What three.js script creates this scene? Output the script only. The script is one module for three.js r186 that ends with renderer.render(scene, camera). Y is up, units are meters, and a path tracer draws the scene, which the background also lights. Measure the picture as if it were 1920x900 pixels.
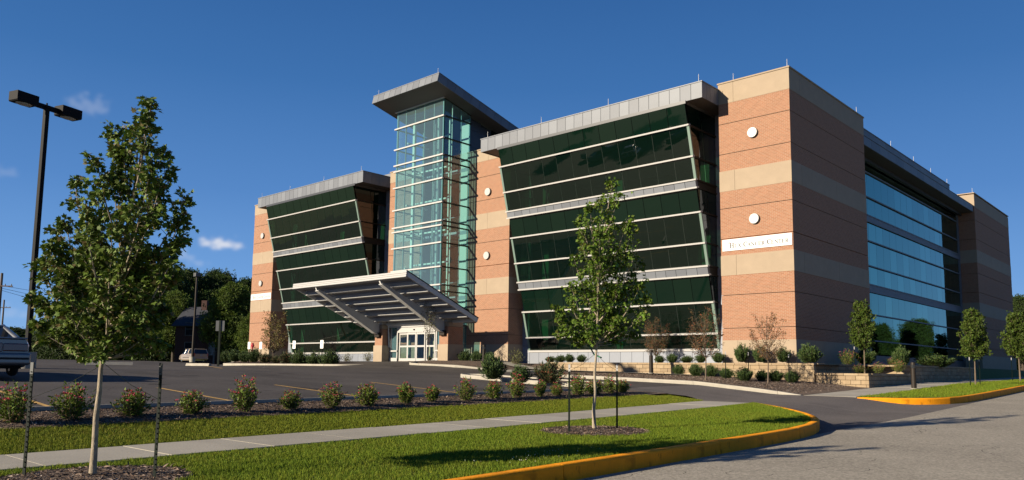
import * as THREE from 'three';
import { mergeGeometries } from 'three/addons/utils/BufferGeometryUtils.js';
import { RoundedBoxGeometry } from 'three/addons/geometries/RoundedBoxGeometry.js';

// World: x runs along the entrance front (right positive), y is up, d = -z is depth towards the back. Metres.
// ------------------------------------------------------------------ camera
const FX = 1474.366, CX = 960, CY = 529.133, EYE = [0, 1.65, 0];
const YAW = -42.71133 * Math.PI / 180, PITCH = 6.30125 * Math.PI / 180, ROLL = 0.68513 * Math.PI / 180;
const CAM = (() => {
  const f = [Math.sin(YAW) * Math.cos(PITCH), Math.sin(PITCH), Math.cos(YAW) * Math.cos(PITCH)];
  const r = [Math.cos(YAW), 0, -Math.sin(YAW)];
  let u = [f[1] * r[2] - f[2] * r[1], f[2] * r[0] - f[0] * r[2], f[0] * r[1] - f[1] * r[0]];
  if (u[1] < 0) u = u.map(v => -v);
  const c = Math.cos(ROLL), s = Math.sin(ROLL);
  return { r: r.map((v, i) => v * c + u[i] * s), u: r.map((v, i) => -v * s + u[i] * c), f };
})();
const scene = new THREE.Scene();
const camera = new THREE.PerspectiveCamera(2 * Math.atan(450 / FX) * 180 / Math.PI, 1920 / 900, 0.1, 2000);
camera.setViewOffset(1920, 900, CX - 960, 450 - CY, 1920, 900);
camera.matrixAutoUpdate = true;
camera.position.set(EYE[0], EYE[1], -EYE[2]);
camera.quaternion.setFromRotationMatrix(new THREE.Matrix4().makeBasis(
  new THREE.Vector3(CAM.r[0], CAM.r[1], -CAM.r[2]), new THREE.Vector3(CAM.u[0], CAM.u[1], -CAM.u[2]), new THREE.Vector3(-CAM.f[0], -CAM.f[1], CAM.f[2])));
camera.updateMatrixWorld(true);

// ------------------------------------------------------------------ sun, exposure
const SUN = new THREE.Vector3(-0.525, 0.6, 1.65).normalize();
const sun = new THREE.DirectionalLight(new THREE.Color(1, 0.86, 0.66), 5);
sun.position.copy(SUN).multiplyScalar(120).add(new THREE.Vector3(-25, 0, -20)); sun.target.position.set(-25, 0, -20);
sun.castShadow = true; sun.shadow.mapSize.set(4096, 4096); sun.shadow.bias = -0.0004;
Object.assign(sun.shadow.camera, { left: -90, right: 90, top: 70, bottom: -70, near: 1, far: 320 });
scene.add(sun, sun.target);
const EXPOSURE = 2.0;

// ------------------------------------------------------------------ random, noise
let seed = 12345;
const rnd = () => { seed = (seed * 1664525 + 1013904223) >>> 0; return seed / 4294967296; };
const rr = (a, b) => a + (b - a) * rnd();
const gauss = () => (rnd() + rnd() + rnd() - 1.5) * 1.15;
const hash = (x, y) => { let h = Math.imul(x | 0, 374761393) + Math.imul(y | 0, 668265263); h = Math.imul(h ^ (h >>> 13), 1274126177); return ((h ^ (h >>> 16)) >>> 0) / 4294967296; };
const smooth = t => t * t * (3 - 2 * t);
const sm = (a, b, x) => smooth(Math.min(1, Math.max(0, (x - a) / (b - a))));
function vnoise(x, y, wrap = 1e9) {
  const xi = Math.floor(x), yi = Math.floor(y), fx = smooth(x - xi), fy = smooth(y - yi), w = v => ((v % wrap) + wrap) % wrap;
  const a = hash(w(xi), w(yi)), b = hash(w(xi + 1), w(yi)), c = hash(w(xi), w(yi + 1)), d = hash(w(xi + 1), w(yi + 1));
  return a + (b - a) * fx + (c - a) * fy + (a - b - c + d) * fx * fy;
}
const fbm = (x, y, wrap) => { let s = 0, a = 0.5; for (let i = 0; i < 4; i++) { s += a * vnoise(x, y, wrap); x *= 2; y *= 2; wrap *= 2; a /= 2; } return s / 0.9375; };

// ------------------------------------------------------------------ sky
const SKY_K = 0.54;
function skyTexture() {
  const W = 2048, H = 1024, data = new Float32Array(W * H * 4);
  const stops = [[-90, .08, .09, .08], [-2, .14, .22, .3], [0, .245, .44, .74], [6, .15, .33, .66], [12, .088, .23, .53], [20, .046, .155, .40], [30, .024, .098, .29], [50, .015, .066, .22], [90, .011, .047, .165]];
  const clouds = [];
  const dirOf = (px, py) => { const v = pixelDir(px, py), l = Math.hypot(...v); return v.map(c => c / l); };
  for (const [px, py, rx, ry, k, s] of [[421, 459, 40, 15, 1.0, 1], [172, 203, 34, 24, .2, 2], [345, 482, 16, 12, .25, 3], [10, 325, 22, 12, .12, 4], [372, 494, 18, 7, .2, 5], [100, 575, 60, 10, .18, 7], [20, 590, 50, 9, .15, 8]]) clouds.push({ c: dirOf(px, py), rx: rx / FX, ry: ry / FX, k, s });
  for (let j = 0; j < H; j++) {
    const th = ((j + 0.5) / H - 0.5) * Math.PI, el = th * 180 / Math.PI; let q = 0;
    while (q < stops.length - 2 && el > stops[q + 1][0]) q++;
    const A = stops[q], B = stops[q + 1], t = Math.min(1, Math.max(0, (el - A[0]) / (B[0] - A[0])));
    for (let i = 0; i < W; i++) {
      const ph = ((i + 0.5) / W - 0.5) * 2 * Math.PI, x = Math.cos(ph) * Math.cos(th), y = Math.sin(th), z = Math.sin(ph) * Math.cos(th), o = (j * W + i) * 4;
      const c = [1, 2, 3].map(n => A[n] + (B[n] - A[n]) * t);
      for (const cl of clouds) {
        const d = [x, y, -z], dot = d[0] * cl.c[0] + d[1] * cl.c[1] + d[2] * cl.c[2]; if (dot < 0.99) continue;
        const az = (Math.atan2(d[0], d[2]) - Math.atan2(cl.c[0], cl.c[2])) * Math.cos(th), dy = th - Math.asin(cl.c[1]);
        const e = Math.hypot(az / cl.rx, (dy + (dy < 0 ? dy * .8 : 0)) / cl.ry), n = fbm(az * 160 + cl.s * 17, dy * 190 + cl.s * 5, 1e9);
        const m = cl.k * sm(0.42, 0.85, n * 0.9 + (1 - e) * 0.55);
        c[0] += (0.62 - c[0]) * m; c[1] += (0.66 - c[1]) * m; c[2] += (0.76 - c[2]) * m;
      }
      for (let k = 0; k < 3; k++) data[o + k] = c[k] * SKY_K; data[o + 3] = 1;
    }
  }
  const t = new THREE.DataTexture(data, W, H, THREE.RGBAFormat, THREE.FloatType);
  t.mapping = THREE.EquirectangularReflectionMapping; t.magFilter = t.minFilter = THREE.LinearFilter; t.wrapS = THREE.RepeatWrapping; t.needsUpdate = true;
  return t;
}
function pixelDir(px, py) { const a = (px - CX) / FX, b = (py - CY) / FX; return [0, 1, 2].map(i => CAM.f[i] + CAM.r[i] * a - CAM.u[i] * b); }   // in (x, y, d)
const sky = skyTexture(); scene.background = sky; scene.environment = sky; scene.environmentIntensity = 1; scene.backgroundIntensity = 1;

// ------------------------------------------------------------------ terrain
const interp = (X, V, x) => { if (x <= X[0]) return V[0]; for (let i = 1; i < X.length; i++) if (x <= X[i]) return V[i - 1] + (V[i] - V[i - 1]) * (x - X[i - 1]) / (X[i] - X[i - 1]); return V[V.length - 1]; };
const f0 = d => { const z = Math.min(Math.max(d, -10), 40); return .38 + .01 * z + .00027 * z * z + .012 * (d > 40 ? Math.min(d, 150) - 40 : 0); };
function G(x, d) {
  const w = interp([0, 12.3, 15.6, 24.6, 36], [0, 0, .36, .65, 1], -x);
  return f0(d) * (1 - w) + 1.62 * w + .45 * sm(27, 33.5, d) * sm(29, 33, -x) * (1 - sm(48, 60, -x)) + .45 * sm(62, 92, -x);
}
const STREET_X = -6.2;
const streetY = (x, d) => f0(d) - .2 + .012 * Math.min(4, Math.max(0, x - STREET_X));
function hit(px, py, off = 0) { const v = pixelDir(px, py), l = Math.hypot(v[0], v[2]); for (let t = 2; t < 300; t += .01) { const x = v[0] / l * t, d = v[2] / l * t; if (EYE[1] + v[1] / l * t <= G(x, d) + off) return [x, d]; } return null; }
const at = (px, py, depth) => { const v = pixelDir(px, py); return [v[0] * depth, EYE[1] + v[1] * depth, v[2] * depth]; };          // (x, y, d)
const onPlaneX = (px, py, X) => { const v = pixelDir(px, py), t = X / v[0]; return [X, EYE[1] + v[1] * t, v[2] * t]; };
const onPlaneD = (px, py, D) => { const v = pixelDir(px, py), t = D / v[2]; return [v[0] * t, EYE[1] + v[1] * t, D]; };

// ------------------------------------------------------------------ textures
function tex(w, h, wm, hm, fn, srgb = true) {           // fn(i, j) -> [r, g, b] in 0..1 (sRGB when srgb)
  const data = new Uint8Array(w * h * 4);
  for (let j = 0; j < h; j++) for (let i = 0; i < w; i++) { const c = fn(i, j), o = (j * w + i) * 4; for (let k = 0; k < 3; k++) data[o + k] = Math.max(0, Math.min(255, c[k] * 255)); data[o + 3] = 255; }
  const t = new THREE.DataTexture(data, w, h, THREE.RGBAFormat); if (srgb) t.colorSpace = THREE.SRGBColorSpace;
  t.wrapS = t.wrapT = THREE.RepeatWrapping; t.magFilter = THREE.LinearFilter; t.minFilter = THREE.LinearMipmapLinearFilter; t.generateMipmaps = true;
  t.repeat.set(1 / wm, 1 / hm); t.needsUpdate = true; return t;
}
const enc = v => v <= .0031308 ? 12.92 * v : 1.055 * Math.pow(v, 1 / 2.4) - .055;
const grainTex = (size, metres, base, fine, coarse, cells = 10, extra) => tex(size, size, metres, metres, (i, j) => {
  const n = 1 + fine * (hash(i, j) - .5) * 2 + fine * .7 * (vnoise(i / 3, j / 3, size / 3) - .5) * 2 + coarse * (fbm(i / size * cells, j / size * cells, cells) - .5) * 2;
  const e = extra ? extra(i, j, size) : 1;
  return base.map(b => enc(Math.max(0, b * n * e)));
});
const bumpTex = (size, metres, fn) => tex(size, size, metres, metres, (i, j) => { const v = fn(i, j, size); return [v, v, v]; }, false);
const grainBump = bumpTex(512, 3, (i, j) => .5 * hash(i, j) + .5 * vnoise(i / 4, j / 4, 128));
const BW = 10, BC = 32, BWM = 2.032, BCM = 2.167;
const brickCell = (i, j, S) => { const r = Math.floor(j / S * BC), v = j / S * BC - r, u0 = i / S * BW + (r % 2 ? .5 : 0), c = Math.floor(u0) % BW, u = u0 - Math.floor(u0); return { r, c, mortar: v < .15 || u < .05 }; };
function brickMap(base, mortar, vary) {
  return tex(1024, 1024, BWM, BCM, (i, j) => { const b = brickCell(i, j, 1024), k = 1 + vary * (hash(b.c + 31, b.r * 7 + 3) - .5) * 2 + .12 * (hash(i, j) - .5); return (b.mortar ? mortar.map(v => v * (1 + .1 * (hash(i, j) - .5))) : base.map((v, n) => v * k * (n ? 1 + .06 * (hash(b.c, b.r) - .5) : 1))).map(v => enc(v)); });
}
const brickBump = tex(1024, 1024, BWM, BCM, (i, j) => { const v = brickCell(i, j, 1024).mortar ? .1 : .8 + .2 * hash(i, j); return [v, v, v]; }, false);

const M = {};
const std = (o) => new THREE.MeshStandardMaterial({ side: THREE.DoubleSide, ...o });
const phys = (o) => new THREE.MeshPhysicalMaterial({ side: THREE.DoubleSide, ...o });
const col = (r, g, b) => new THREE.Color().setRGB(r, g, b);
M.brick = std({ map: brickMap([0.2542, 0.1193, 0.06617], [0.328, 0.2567, 0.1934], .1), bumpMap: brickBump, bumpScale: .004, roughness: .9 });
M.stone = std({ map: grainTex(512, 2.4, [0.2843, 0.2237, 0.159], .05, .08, 6), bumpMap: grainBump, bumpScale: .001, roughness: .85 });
M.groove = std({ color: col(0.124, 0.0527, 0.0279), roughness: 1 });
M.metal = phys({ map: grainTex(256, 1.7, [0.123, 0.1356, 0.1574], .015, .05, 4), roughness: .55, metalness: .05 });
M.metal2 = phys({ map: grainTex(256, 1.5, [0.1074, 0.1184, 0.1385], .015, .05, 4), roughness: .55, metalness: .05 });
M.metal3 = phys({ map: grainTex(256, 1.9, [0.135, 0.1488, 0.1719], .015, .05, 4), roughness: .55, metalness: .05 });
M.panel = phys({ map: grainTex(256, 1.3, [0.187, 0.2061, 0.2422], .015, .04, 4), roughness: .5, metalness: .1 });
M.panel2 = phys({ map: grainTex(256, 1.6, [0.172, 0.1896, 0.2253], .015, .04, 4), roughness: .5, metalness: .1 });
M.darkMetal = phys({ color: col(0.045, 0.048, 0.054), roughness: .45, metalness: .3 });
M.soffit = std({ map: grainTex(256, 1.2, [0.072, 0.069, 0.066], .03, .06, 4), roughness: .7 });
M.whitePaint = phys({ map: grainTex(256, .9, [0.37, 0.3675, 0.36], .02, .04, 4), roughness: .4 });
M.canopy = std({ map: grainTex(256, 1.1, [.5, .5, .49], .02, .05, 4), roughness: .6 });
M.canopyPurlin = std({ map: grainTex(256, 1.1, [0.324, 0.324, 0.324], .02, .05, 4), roughness: .6 });
M.canopyDeck = std({ map: grainTex(256, 1.1, [0.192, 0.192, 0.198], .02, .05, 4), roughness: .7 });
M.capWhite = phys({ color: col(0.4, 0.395, 0.385), roughness: .35 });
M.mullGreen = phys({ color: col(0.16, 0.23, 0.195), roughness: .35, metalness: .2 });
M.bronze = phys({ color: col(.022, .017, .013), roughness: .5, specularIntensity: .4 });
M.black = phys({ color: col(.004, .004, .0045), roughness: .6, specularIntensity: .25 });
M.joint = std({ color: col(.03, .03, .03), roughness: 1 });
M.glassDark = phys({ color: col(.05, .17, .11), roughness: .012, transmission: .97, thickness: 0, ior: 1.66 });
M.glassReturn = phys({ color: col(.09, .17, .12), roughness: .012, transmission: 1, thickness: 0, ior: 2.3 });
M.spandrel = phys({ color: col(0.002184, 0.009464, 0.005824), roughness: .02, ior: 1.5 });
M.spandrel2 = phys({ color: col(0.002912, 0.01092, 0.006552), roughness: .02, ior: 1.5 });
M.glassTower = phys({ color: col(.50, .78, .85), roughness: .01, transmission: .92, thickness: 0, ior: 1.9 });
M.glassSide = phys({ color: col(0.05394, 0.2349, 0.1958), roughness: .015, metalness: 1 });
M.glassSide2 = phys({ color: col(0.08265, 0.2958, 0.2436), roughness: .015, metalness: 1 });
M.glassDoor = phys({ color: col(.6, .66, .62), roughness: .01, transmission: 1, thickness: 0, ior: 1.5 });
M.interior = std({ color: col(0.154, 0.14, 0.119), roughness: .9 });
M.interiorLight = std({ color: col(.56, .54, .42), roughness: .9 });
M.interiorTan = std({ map: grainTex(256, 2, [0.21, 0.1645, 0.105], .04, .1, 4), roughness: .9 });
M.ceiling = std({ color: col(0.3, 0.3, 0.282), roughness: .95 });
M.carpet = std({ color: col(.1, .1, .1), roughness: 1 });
M.concrete = std({ map: grainTex(512, 3, [0.2816, 0.2624, 0.2208], .06, .12, 6), bumpMap: grainBump, bumpScale: .002, roughness: .9 });
M.concrete2 = std({ map: grainTex(512, 3.3, [0.2624, 0.2432, 0.2016], .06, .13, 6), bumpMap: grainBump, bumpScale: .002, roughness: .9 });
M.concrete3 = std({ map: grainTex(512, 2.7, [0.3008, 0.2816, 0.24], .06, .12, 6), bumpMap: grainBump, bumpScale: .002, roughness: .9 });
M.kerb = std({ map: grainTex(512, 2, [0.3, 0.279, 0.234], .07, .18, 8), bumpMap: grainBump, bumpScale: .003, roughness: .9 });
M.yellow = phys({ specularIntensity: .3, map: grainTex(512, 1.9, [.62, .235, .005], .07, .22, 9, (i, j, S) => (fbm(i / S * 24, j / S * 24, 24) > .72 ? .7 : 1) * (1 - .3 * sm(.66, .76, fbm(i / S * 5 + 4, j / S * 40, 5 * 40)))), bumpMap: grainBump, bumpScale: .003, roughness: .7 });
function crackField(S, n, s0, lenMax) { const c = new Float32Array(S * S); let sd = s0; const r = () => { sd = (sd * 1103515245 + 12345) >>> 0; return sd / 4294967296; }; for (let q = 0; q < n; q++) { let x = r() * S, y = r() * S, a = (r() < .6 ? 0 : Math.PI / 2) + (r() - .5) * .9; const m = 160 + r() * lenMax; for (let k = 0; k < m; k++) { a += (r() - .5) * .5; x += Math.cos(a); y += Math.sin(a); const i = ((Math.floor(x) % S) + S) % S, j = ((Math.floor(y) % S) + S) % S; c[j * S + i] = .85; c[j * S + (i + 1) % S] = Math.max(.5, c[j * S + (i + 1) % S]); if (r() < .6) c[((j + 1) % S) * S + i] = .7; } } return c; }
const lotCrack = crackField(1024, 12, 5, 420);
M.lot = phys({ specularIntensity: .3, map: grainTex(1024, 17, [0.0667, 0.06037, 0.0575], .18, .24, 9, (i, j, S) => (1 - .2 * sm(.55, .7, fbm(i / S * 4 + 3, j / S * 16 + 8, 4 * 16))) * (1 - .55 * lotCrack[j * S + i]) * (1 - .45 * sm(.74, .8, fbm(i / S * 11 + 2, j / S * 11, 11)))), bumpMap: grainBump, bumpScale: .004, roughness: .92 });
M.drive = phys({ specularIntensity: .3, map: grainTex(1024, 11, [0.1127, 0.1023, 0.09775], .2, .16, 7, (i, j, S) => 1 - .12 * sm(.58, .68, fbm(i / S * 6, j / S * 12, 6 * 12))), bumpMap: grainBump, bumpScale: .003, roughness: .92 });
M.street = phys({ specularIntensity: .3, map: (() => {
  const S = 2048, crack = new Float32Array(S * S); let sd = 99; const r = () => { sd = (sd * 1103515245 + 12345) >>> 0; return sd / 4294967296; };
  for (let c = 0; c < 26; c++) { let x = r() * S, y = r() * S, a = (r() < .6 ? 0 : Math.PI / 2) + (r() - .5) * .9; const n = 160 + r() * 520; for (let k = 0; k < n; k++) { a += (r() - .5) * .55; x += Math.cos(a); y += Math.sin(a); const i = ((Math.floor(x) % S) + S) % S, j = ((Math.floor(y) % S) + S) % S; crack[j * S + i] = .85; crack[j * S + (i + 1) % S] = Math.max(.5, crack[j * S + (i + 1) % S]); if (r() < .6) crack[((j + 1) % S) * S + i] = .7; } }
  return tex(S, S, 13, 13, (i, j) => { const n = 1 + .45 * (hash(i, j) - .5) + .6 * (vnoise(i / 4, j / 4, S / 4) - .5) + .3 * (fbm(i / S * 9, j / S * 9, 9) - .5), k = n * (1 - crack[j * S + i]); return [.265 * k, .242 * k, .2 * k].map(enc); });
})(), bumpMap: bumpTex(1024, 4, (i, j) => .5 * hash(i, j) + .5 * vnoise(i / 3, j / 3, 1024 / 3)), bumpScale: .006, roughness: .95 });
M.grassGround = std({ map: grainTex(512, 4, [.085, .115, .014], .3, .3, 9), roughness: 1 });
M.field = std({ map: grainTex(512, 16, [.06, .085, .02], .25, .3, 9), roughness: 1 });
M.mulch = std({ map: grainTex(512, 2, [.10, .068, .05], .55, .25, 12), bumpMap: bumpTex(512, 2, (i, j) => vnoise(i / 5, j / 3, 512)), bumpScale: .03, roughness: 1 });
M.stripe = std({ map: grainTex(256, 1.3, [.42, .25, .06], .25, .35, 9), roughness: .9 });
M.blockA = std({ map: grainTex(256, .8, [0.27, 0.201, 0.123], .14, .16, 5), bumpMap: grainBump, bumpScale: .006, roughness: .95 });
M.blockB = std({ map: grainTex(256, .9, [0.24, 0.177, 0.111], .14, .16, 5), bumpMap: grainBump, bumpScale: .006, roughness: .95 });
M.blockC = std({ map: grainTex(256, .7, [0.294, 0.225, 0.144], .14, .16, 5), bumpMap: grainBump, bumpScale: .006, roughness: .95 });
M.barkPale = std({ map: grainTex(256, .5, [0.3, 0.2513, 0.1837], .12, .35, 9), bumpMap: grainBump, bumpScale: .004, roughness: .9 });
M.bark = std({ map: grainTex(256, .6, [0.12, 0.09, 0.06375], .2, .35, 9), roughness: .95 });
M.barkDark = std({ map: grainTex(256, 1.5, [0.0525, 0.04125, 0.0315], .25, .35, 9), roughness: .95 });
const leafMat = (r = 1) => phys({ color: 0xffffff, roughness: .6 * r, specularIntensity: .55, transmission: .28, thickness: 0, ior: 1.35 });
M.leaf = leafMat(); M.leafDull = leafMat(1.6);
M.needle = phys({ color: 0xffffff, roughness: .7 });
M.grassBlade = phys({ color: 0xffffff, roughness: .7, specularIntensity: .35, transmission: .3, thickness: 0, ior: 1.3 });
M.chip = std({ color: 0xffffff, roughness: .95 });
M.steelGreen = phys({ color: col(.006, .011, .008), roughness: .6, specularIntensity: .3 });
M.steelGrey = phys({ color: col(.07, .075, .078), roughness: .5, metalness: .3 });
M.wood = std({ map: grainTex(256, 1, [.12, .09, .065], .15, .3, 8), roughness: .95 });
M.rubber = std({ color: col(.012, .012, .012), roughness: .9 });
M.chrome = phys({ color: col(.6, .6, .6), roughness: .2, metalness: 1 });
M.carGlass = phys({ color: col(.012, .016, .022), roughness: .03, ior: 1.5 });
M.red = phys({ color: col(.35, .012, .012), roughness: .3, clearcoat: 1 });
M.redDark = phys({ color: col(.07, .006, .008), roughness: .2, clearcoat: 1 });
M.silver = phys({ color: col(0.1237, 0.1312, 0.1425), roughness: .35, metalness: .5, clearcoat: 1, clearcoatRoughness: .05 });
M.champagne = phys({ color: col(0.31, 0.25, 0.2), roughness: .4, metalness: .25, clearcoat: 1, clearcoatRoughness: .08 });
M.plate = phys({ color: col(0.275, 0.29, 0.31), roughness: .5 });
M.strap = std({ color: col(.02, .16, .08), roughness: .8 });

// ------------------------------------------------------------------ object helpers
const used = {};
function numbered(n) { const k = used[n] = (used[n] ?? -1) + 1; return k ? `${n}_${String(k).padStart(3, '0')}` : n; }
function tag(o, label, category, group, kind) { if (label) o.userData.label = label; if (category) o.userData.category = category; if (group) o.userData.group = group; if (kind) o.userData.kind = kind; return o; }
function thing(name, label, category, [x, y, d] = [0, 0, 0], turn = 0, group) { const o = new THREE.Group(); o.name = numbered(name); o.position.set(x, y, -d); o.rotation.y = turn; scene.add(o); return tag(o, label, category, group); }
function mesh(name, geo, mat, parent = scene) { if (Array.isArray(geo)) geo = geo.length > 1 ? mergeGeometries(geo.map(g => { g = g.index ? g.toNonIndexed() : g; for (const k of Object.keys(g.attributes)) if (!['position', 'normal', 'uv'].includes(k)) g.deleteAttribute(k); return g; })) : geo[0]; const m = new THREE.Mesh(geo, mat); m.name = parent === scene ? numbered(name) : name; parent.add(m); return m; }
function struct(name, geo, mat, label) { const m = mesh(name, geo, mat); m.userData.kind = 'structure'; if (label) m.userData.label = label; return m; }
function copy(root, [x, y, d], turn = 0, label, scale = 1) { const r = root.clone(); r.name = numbered(root.name.replace(/_\d{3}$/, '')); r.userData = { ...root.userData }; if (label) r.userData.label = label; r.position.set(x, y, -d); r.rotation.y = turn; if (scale !== 1) { if (Array.isArray(scale)) r.scale.set(...scale); else r.scale.setScalar(scale); } scene.add(r); return r; }
function boxUV(g) { const p = g.attributes.position, n = g.attributes.normal, uv = new Float32Array(p.count * 2); for (let i = 0; i < p.count; i++) { const ax = Math.abs(n.getX(i)), ay = Math.abs(n.getY(i)), az = Math.abs(n.getZ(i)); const [u, v] = ay > ax && ay > az ? [p.getX(i), p.getZ(i)] : ax > az ? [p.getZ(i), p.getY(i)] : [p.getX(i), p.getY(i)]; uv[2 * i] = u; uv[2 * i + 1] = v; } g.setAttribute('uv', new THREE.BufferAttribute(uv, 2)); return g; }
// box between two corners given in (x, y, d)
function bx(x0, x1, y0, y1, d0, d1) { const g = new THREE.BoxGeometry(Math.abs(x1 - x0), Math.abs(y1 - y0), Math.abs(d1 - d0)); g.translate((x0 + x1) / 2, (y0 + y1) / 2, -(d0 + d1) / 2); return boxUV(g); }
function rbx(x0, x1, y0, y1, d0, d1, r = .02, seg = 1) { const g = new RoundedBoxGeometry(Math.abs(x1 - x0), Math.abs(y1 - y0), Math.abs(d1 - d0), seg, r); g.translate((x0 + x1) / 2, (y0 + y1) / 2, -(d0 + d1) / 2); return boxUV(g); }
function poly(pts, uvScale = 1) { // flat polygon (x, y, d) fan
  const p = [], uv = []; for (let i = 1; i < pts.length - 1; i++) for (const k of [0, i, i + 1]) { const q = pts[k]; p.push(q[0], q[1], -q[2]); uv.push((q[0] + q[2]) * uvScale, q[1] * uvScale); }
  const g = new THREE.BufferGeometry(); g.setAttribute('position', new THREE.Float32BufferAttribute(p, 3)); g.setAttribute('uv', new THREE.Float32BufferAttribute(uv, 2)); g.computeVertexNormals(); return g;
}
function prism(outline, axis, a, b) { // outline [[u,v]...] extruded along an axis: 'x' -> (d, y), 'd' -> (x, y), 'y' -> (x, d)
  const P = (u, v, w) => axis === 'x' ? [w, v, u] : axis === 'd' ? [u, v, w] : [u, w, v], gs = [];
  const tri = THREE.ShapeUtils.triangulateShape(outline.map(q => new THREE.Vector2(...q)), []);
  for (const w of [a, b]) for (const t of tri) gs.push(poly(t.map(i => P(...outline[i], w))));
  outline.forEach((q, i) => { const n = outline[(i + 1) % outline.length]; gs.push(poly([P(...q, a), P(...n, a), P(...n, b), P(...q, b)])); });
  return boxUV(mergeGeometries(gs));
}
function tubePath(pts, radii, sides = 7) { // pts (x, y, d) with a radius each
  const P = pts.map(q => new THREE.Vector3(q[0], q[1], -q[2])), pos = [], uv = [], idx = []; let len = 0;
  for (let i = 0; i < P.length; i++) {
    const t = P[Math.min(i + 1, P.length - 1)].clone().sub(P[Math.max(i - 1, 0)]).normalize(), a = Math.abs(t.y) > .9 ? new THREE.Vector3(1, 0, 0) : new THREE.Vector3(0, 1, 0), n = a.cross(t).normalize(), b = t.clone().cross(n);
    if (i) len += P[i].distanceTo(P[i - 1]);
    for (let k = 0; k <= sides; k++) { const an = k / sides * 2 * Math.PI, r = radii[i] ?? radii[radii.length - 1]; pos.push(P[i].x + (n.x * Math.cos(an) + b.x * Math.sin(an)) * r, P[i].y + (n.y * Math.cos(an) + b.y * Math.sin(an)) * r, P[i].z + (n.z * Math.cos(an) + b.z * Math.sin(an)) * r); uv.push(k / sides * .5, len); }
  }
  for (let i = 0; i < P.length - 1; i++) for (let k = 0; k < sides; k++) { const o = i * (sides + 1) + k; idx.push(o, o + 1, o + sides + 1, o + 1, o + sides + 2, o + sides + 1); }
  const g = new THREE.BufferGeometry(); g.setAttribute('position', new THREE.Float32BufferAttribute(pos, 3)); g.setAttribute('uv', new THREE.Float32BufferAttribute(uv, 2)); g.setIndex(idx); g.computeVertexNormals(); return g;
}
const tube = (a, b, r, r2 = r, s = 7) => tubePath([a, b], [r, r2], s);
function cyl(x, y0, y1, d, r, r2 = r, seg = 16) { const g = new THREE.CylinderGeometry(r2, r, y1 - y0, seg); g.translate(x, (y0 + y1) / 2, -d); return g; }
// sheet lofted between two polylines of (x, d) points with a height function
function loft(L, R, across, Y, step = 1) {
  const res = (P, n) => { const c = [0]; for (let i = 1; i < P.length; i++) c.push(c[i - 1] + Math.hypot(P[i][0] - P[i - 1][0], P[i][1] - P[i - 1][1])); const o = []; for (let k = 0; k <= n; k++) { const s = k / n * c[c.length - 1]; let i = 1; while (i < c.length - 1 && c[i] < s) i++; const t = (s - c[i - 1]) / (c[i] - c[i - 1]); o.push([P[i - 1][0] + (P[i][0] - P[i - 1][0]) * t, P[i - 1][1] + (P[i][1] - P[i - 1][1]) * t]); } return o; };
  const len = P => P.reduce((s, q, i) => i ? s + Math.hypot(q[0] - P[i - 1][0], q[1] - P[i - 1][1]) : 0, 0);
  const n = Math.max(1, Math.ceil(Math.max(len(L), len(R)) / step)), A = res(L, n), B = res(R, n), pos = [], uv = [], idx = [];
  for (let i = 0; i <= n; i++) for (let k = 0; k <= across; k++) { const t = k / across, x = A[i][0] + (B[i][0] - A[i][0]) * t, d = A[i][1] + (B[i][1] - A[i][1]) * t; pos.push(x, Y(x, d), -d); uv.push(x, d); }
  for (let i = 0; i < n; i++) for (let k = 0; k < across; k++) { const o = i * (across + 1) + k; idx.push(o, o + 1, o + across + 1, o + 1, o + across + 2, o + across + 1); }
  const g = new THREE.BufferGeometry(); g.setAttribute('position', new THREE.Float32BufferAttribute(pos, 3)); g.setAttribute('uv', new THREE.Float32BufferAttribute(uv, 2)); g.setIndex(idx); g.computeVertexNormals();
  const nn = g.attributes.normal; if (nn.getY(0) < 0) { const ix = g.index.array; for (let i = 0; i < ix.length; i += 3) { const t = ix[i]; ix[i] = ix[i + 1]; ix[i + 1] = t; } g.computeVertexNormals(); } return g;
}
// kerb: profile swept along (x, d) points; side = +1 puts the body to the left of the path
function kerbGeo(path, w, side, top, down = .4, r = .03) {
  const prof = [[0, -down], [0, -r * 1.6], [0, -r], [r * .35, -r * .3], [r, 0], [r * 1.6, 0], [w, 0], [w, -down]], pos = [], uv = [], idx = []; let len = 0;
  path.forEach((p, i) => {
    const a = path[Math.max(0, i - 1)], b = path[Math.min(path.length - 1, i + 1)], tx = b[0] - a[0], td = b[1] - a[1], l = Math.hypot(tx, td), nx = -td / l * side, nd = tx / l * side;
    if (i) len += Math.hypot(p[0] - path[i - 1][0], p[1] - path[i - 1][1]);
    prof.forEach((q, k) => { pos.push(p[0] + nx * q[0], top(p[0], p[1]) + q[1], -(p[1] + nd * q[0])); uv.push(len, k * .08); });
  });
  const m = prof.length; for (let i = 0; i < path.length - 1; i++) for (let k = 0; k < m - 1; k++) { const o = i * m + k; idx.push(o, o + 1, o + m, o + 1, o + m + 1, o + m); }
  const g0 = new THREE.BufferGeometry(); g0.setAttribute('position', new THREE.Float32BufferAttribute(pos, 3)); g0.setAttribute('uv', new THREE.Float32BufferAttribute(uv, 2)); g0.setIndex(idx); g0.computeVertexNormals();
  const gs = [g0.toNonIndexed()]; for (const e of [0, path.length - 1]) { const q = []; for (let k = 0; k < m; k++) q.push([pos[(e * m + k) * 3], pos[(e * m + k) * 3 + 1], -pos[(e * m + k) * 3 + 2]]); gs.push(poly(q)); }
  const g = mergeGeometries(gs); return g;
}
const arc = (cx, cd, r, a0, a1, n = 12, r2 = r) => Array.from({ length: n + 1 }, (_, i) => { const a = (a0 + (a1 - a0) * i / n) * Math.PI / 180; return [cx + r * Math.cos(a), cd + r2 * Math.sin(a)]; });
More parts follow.
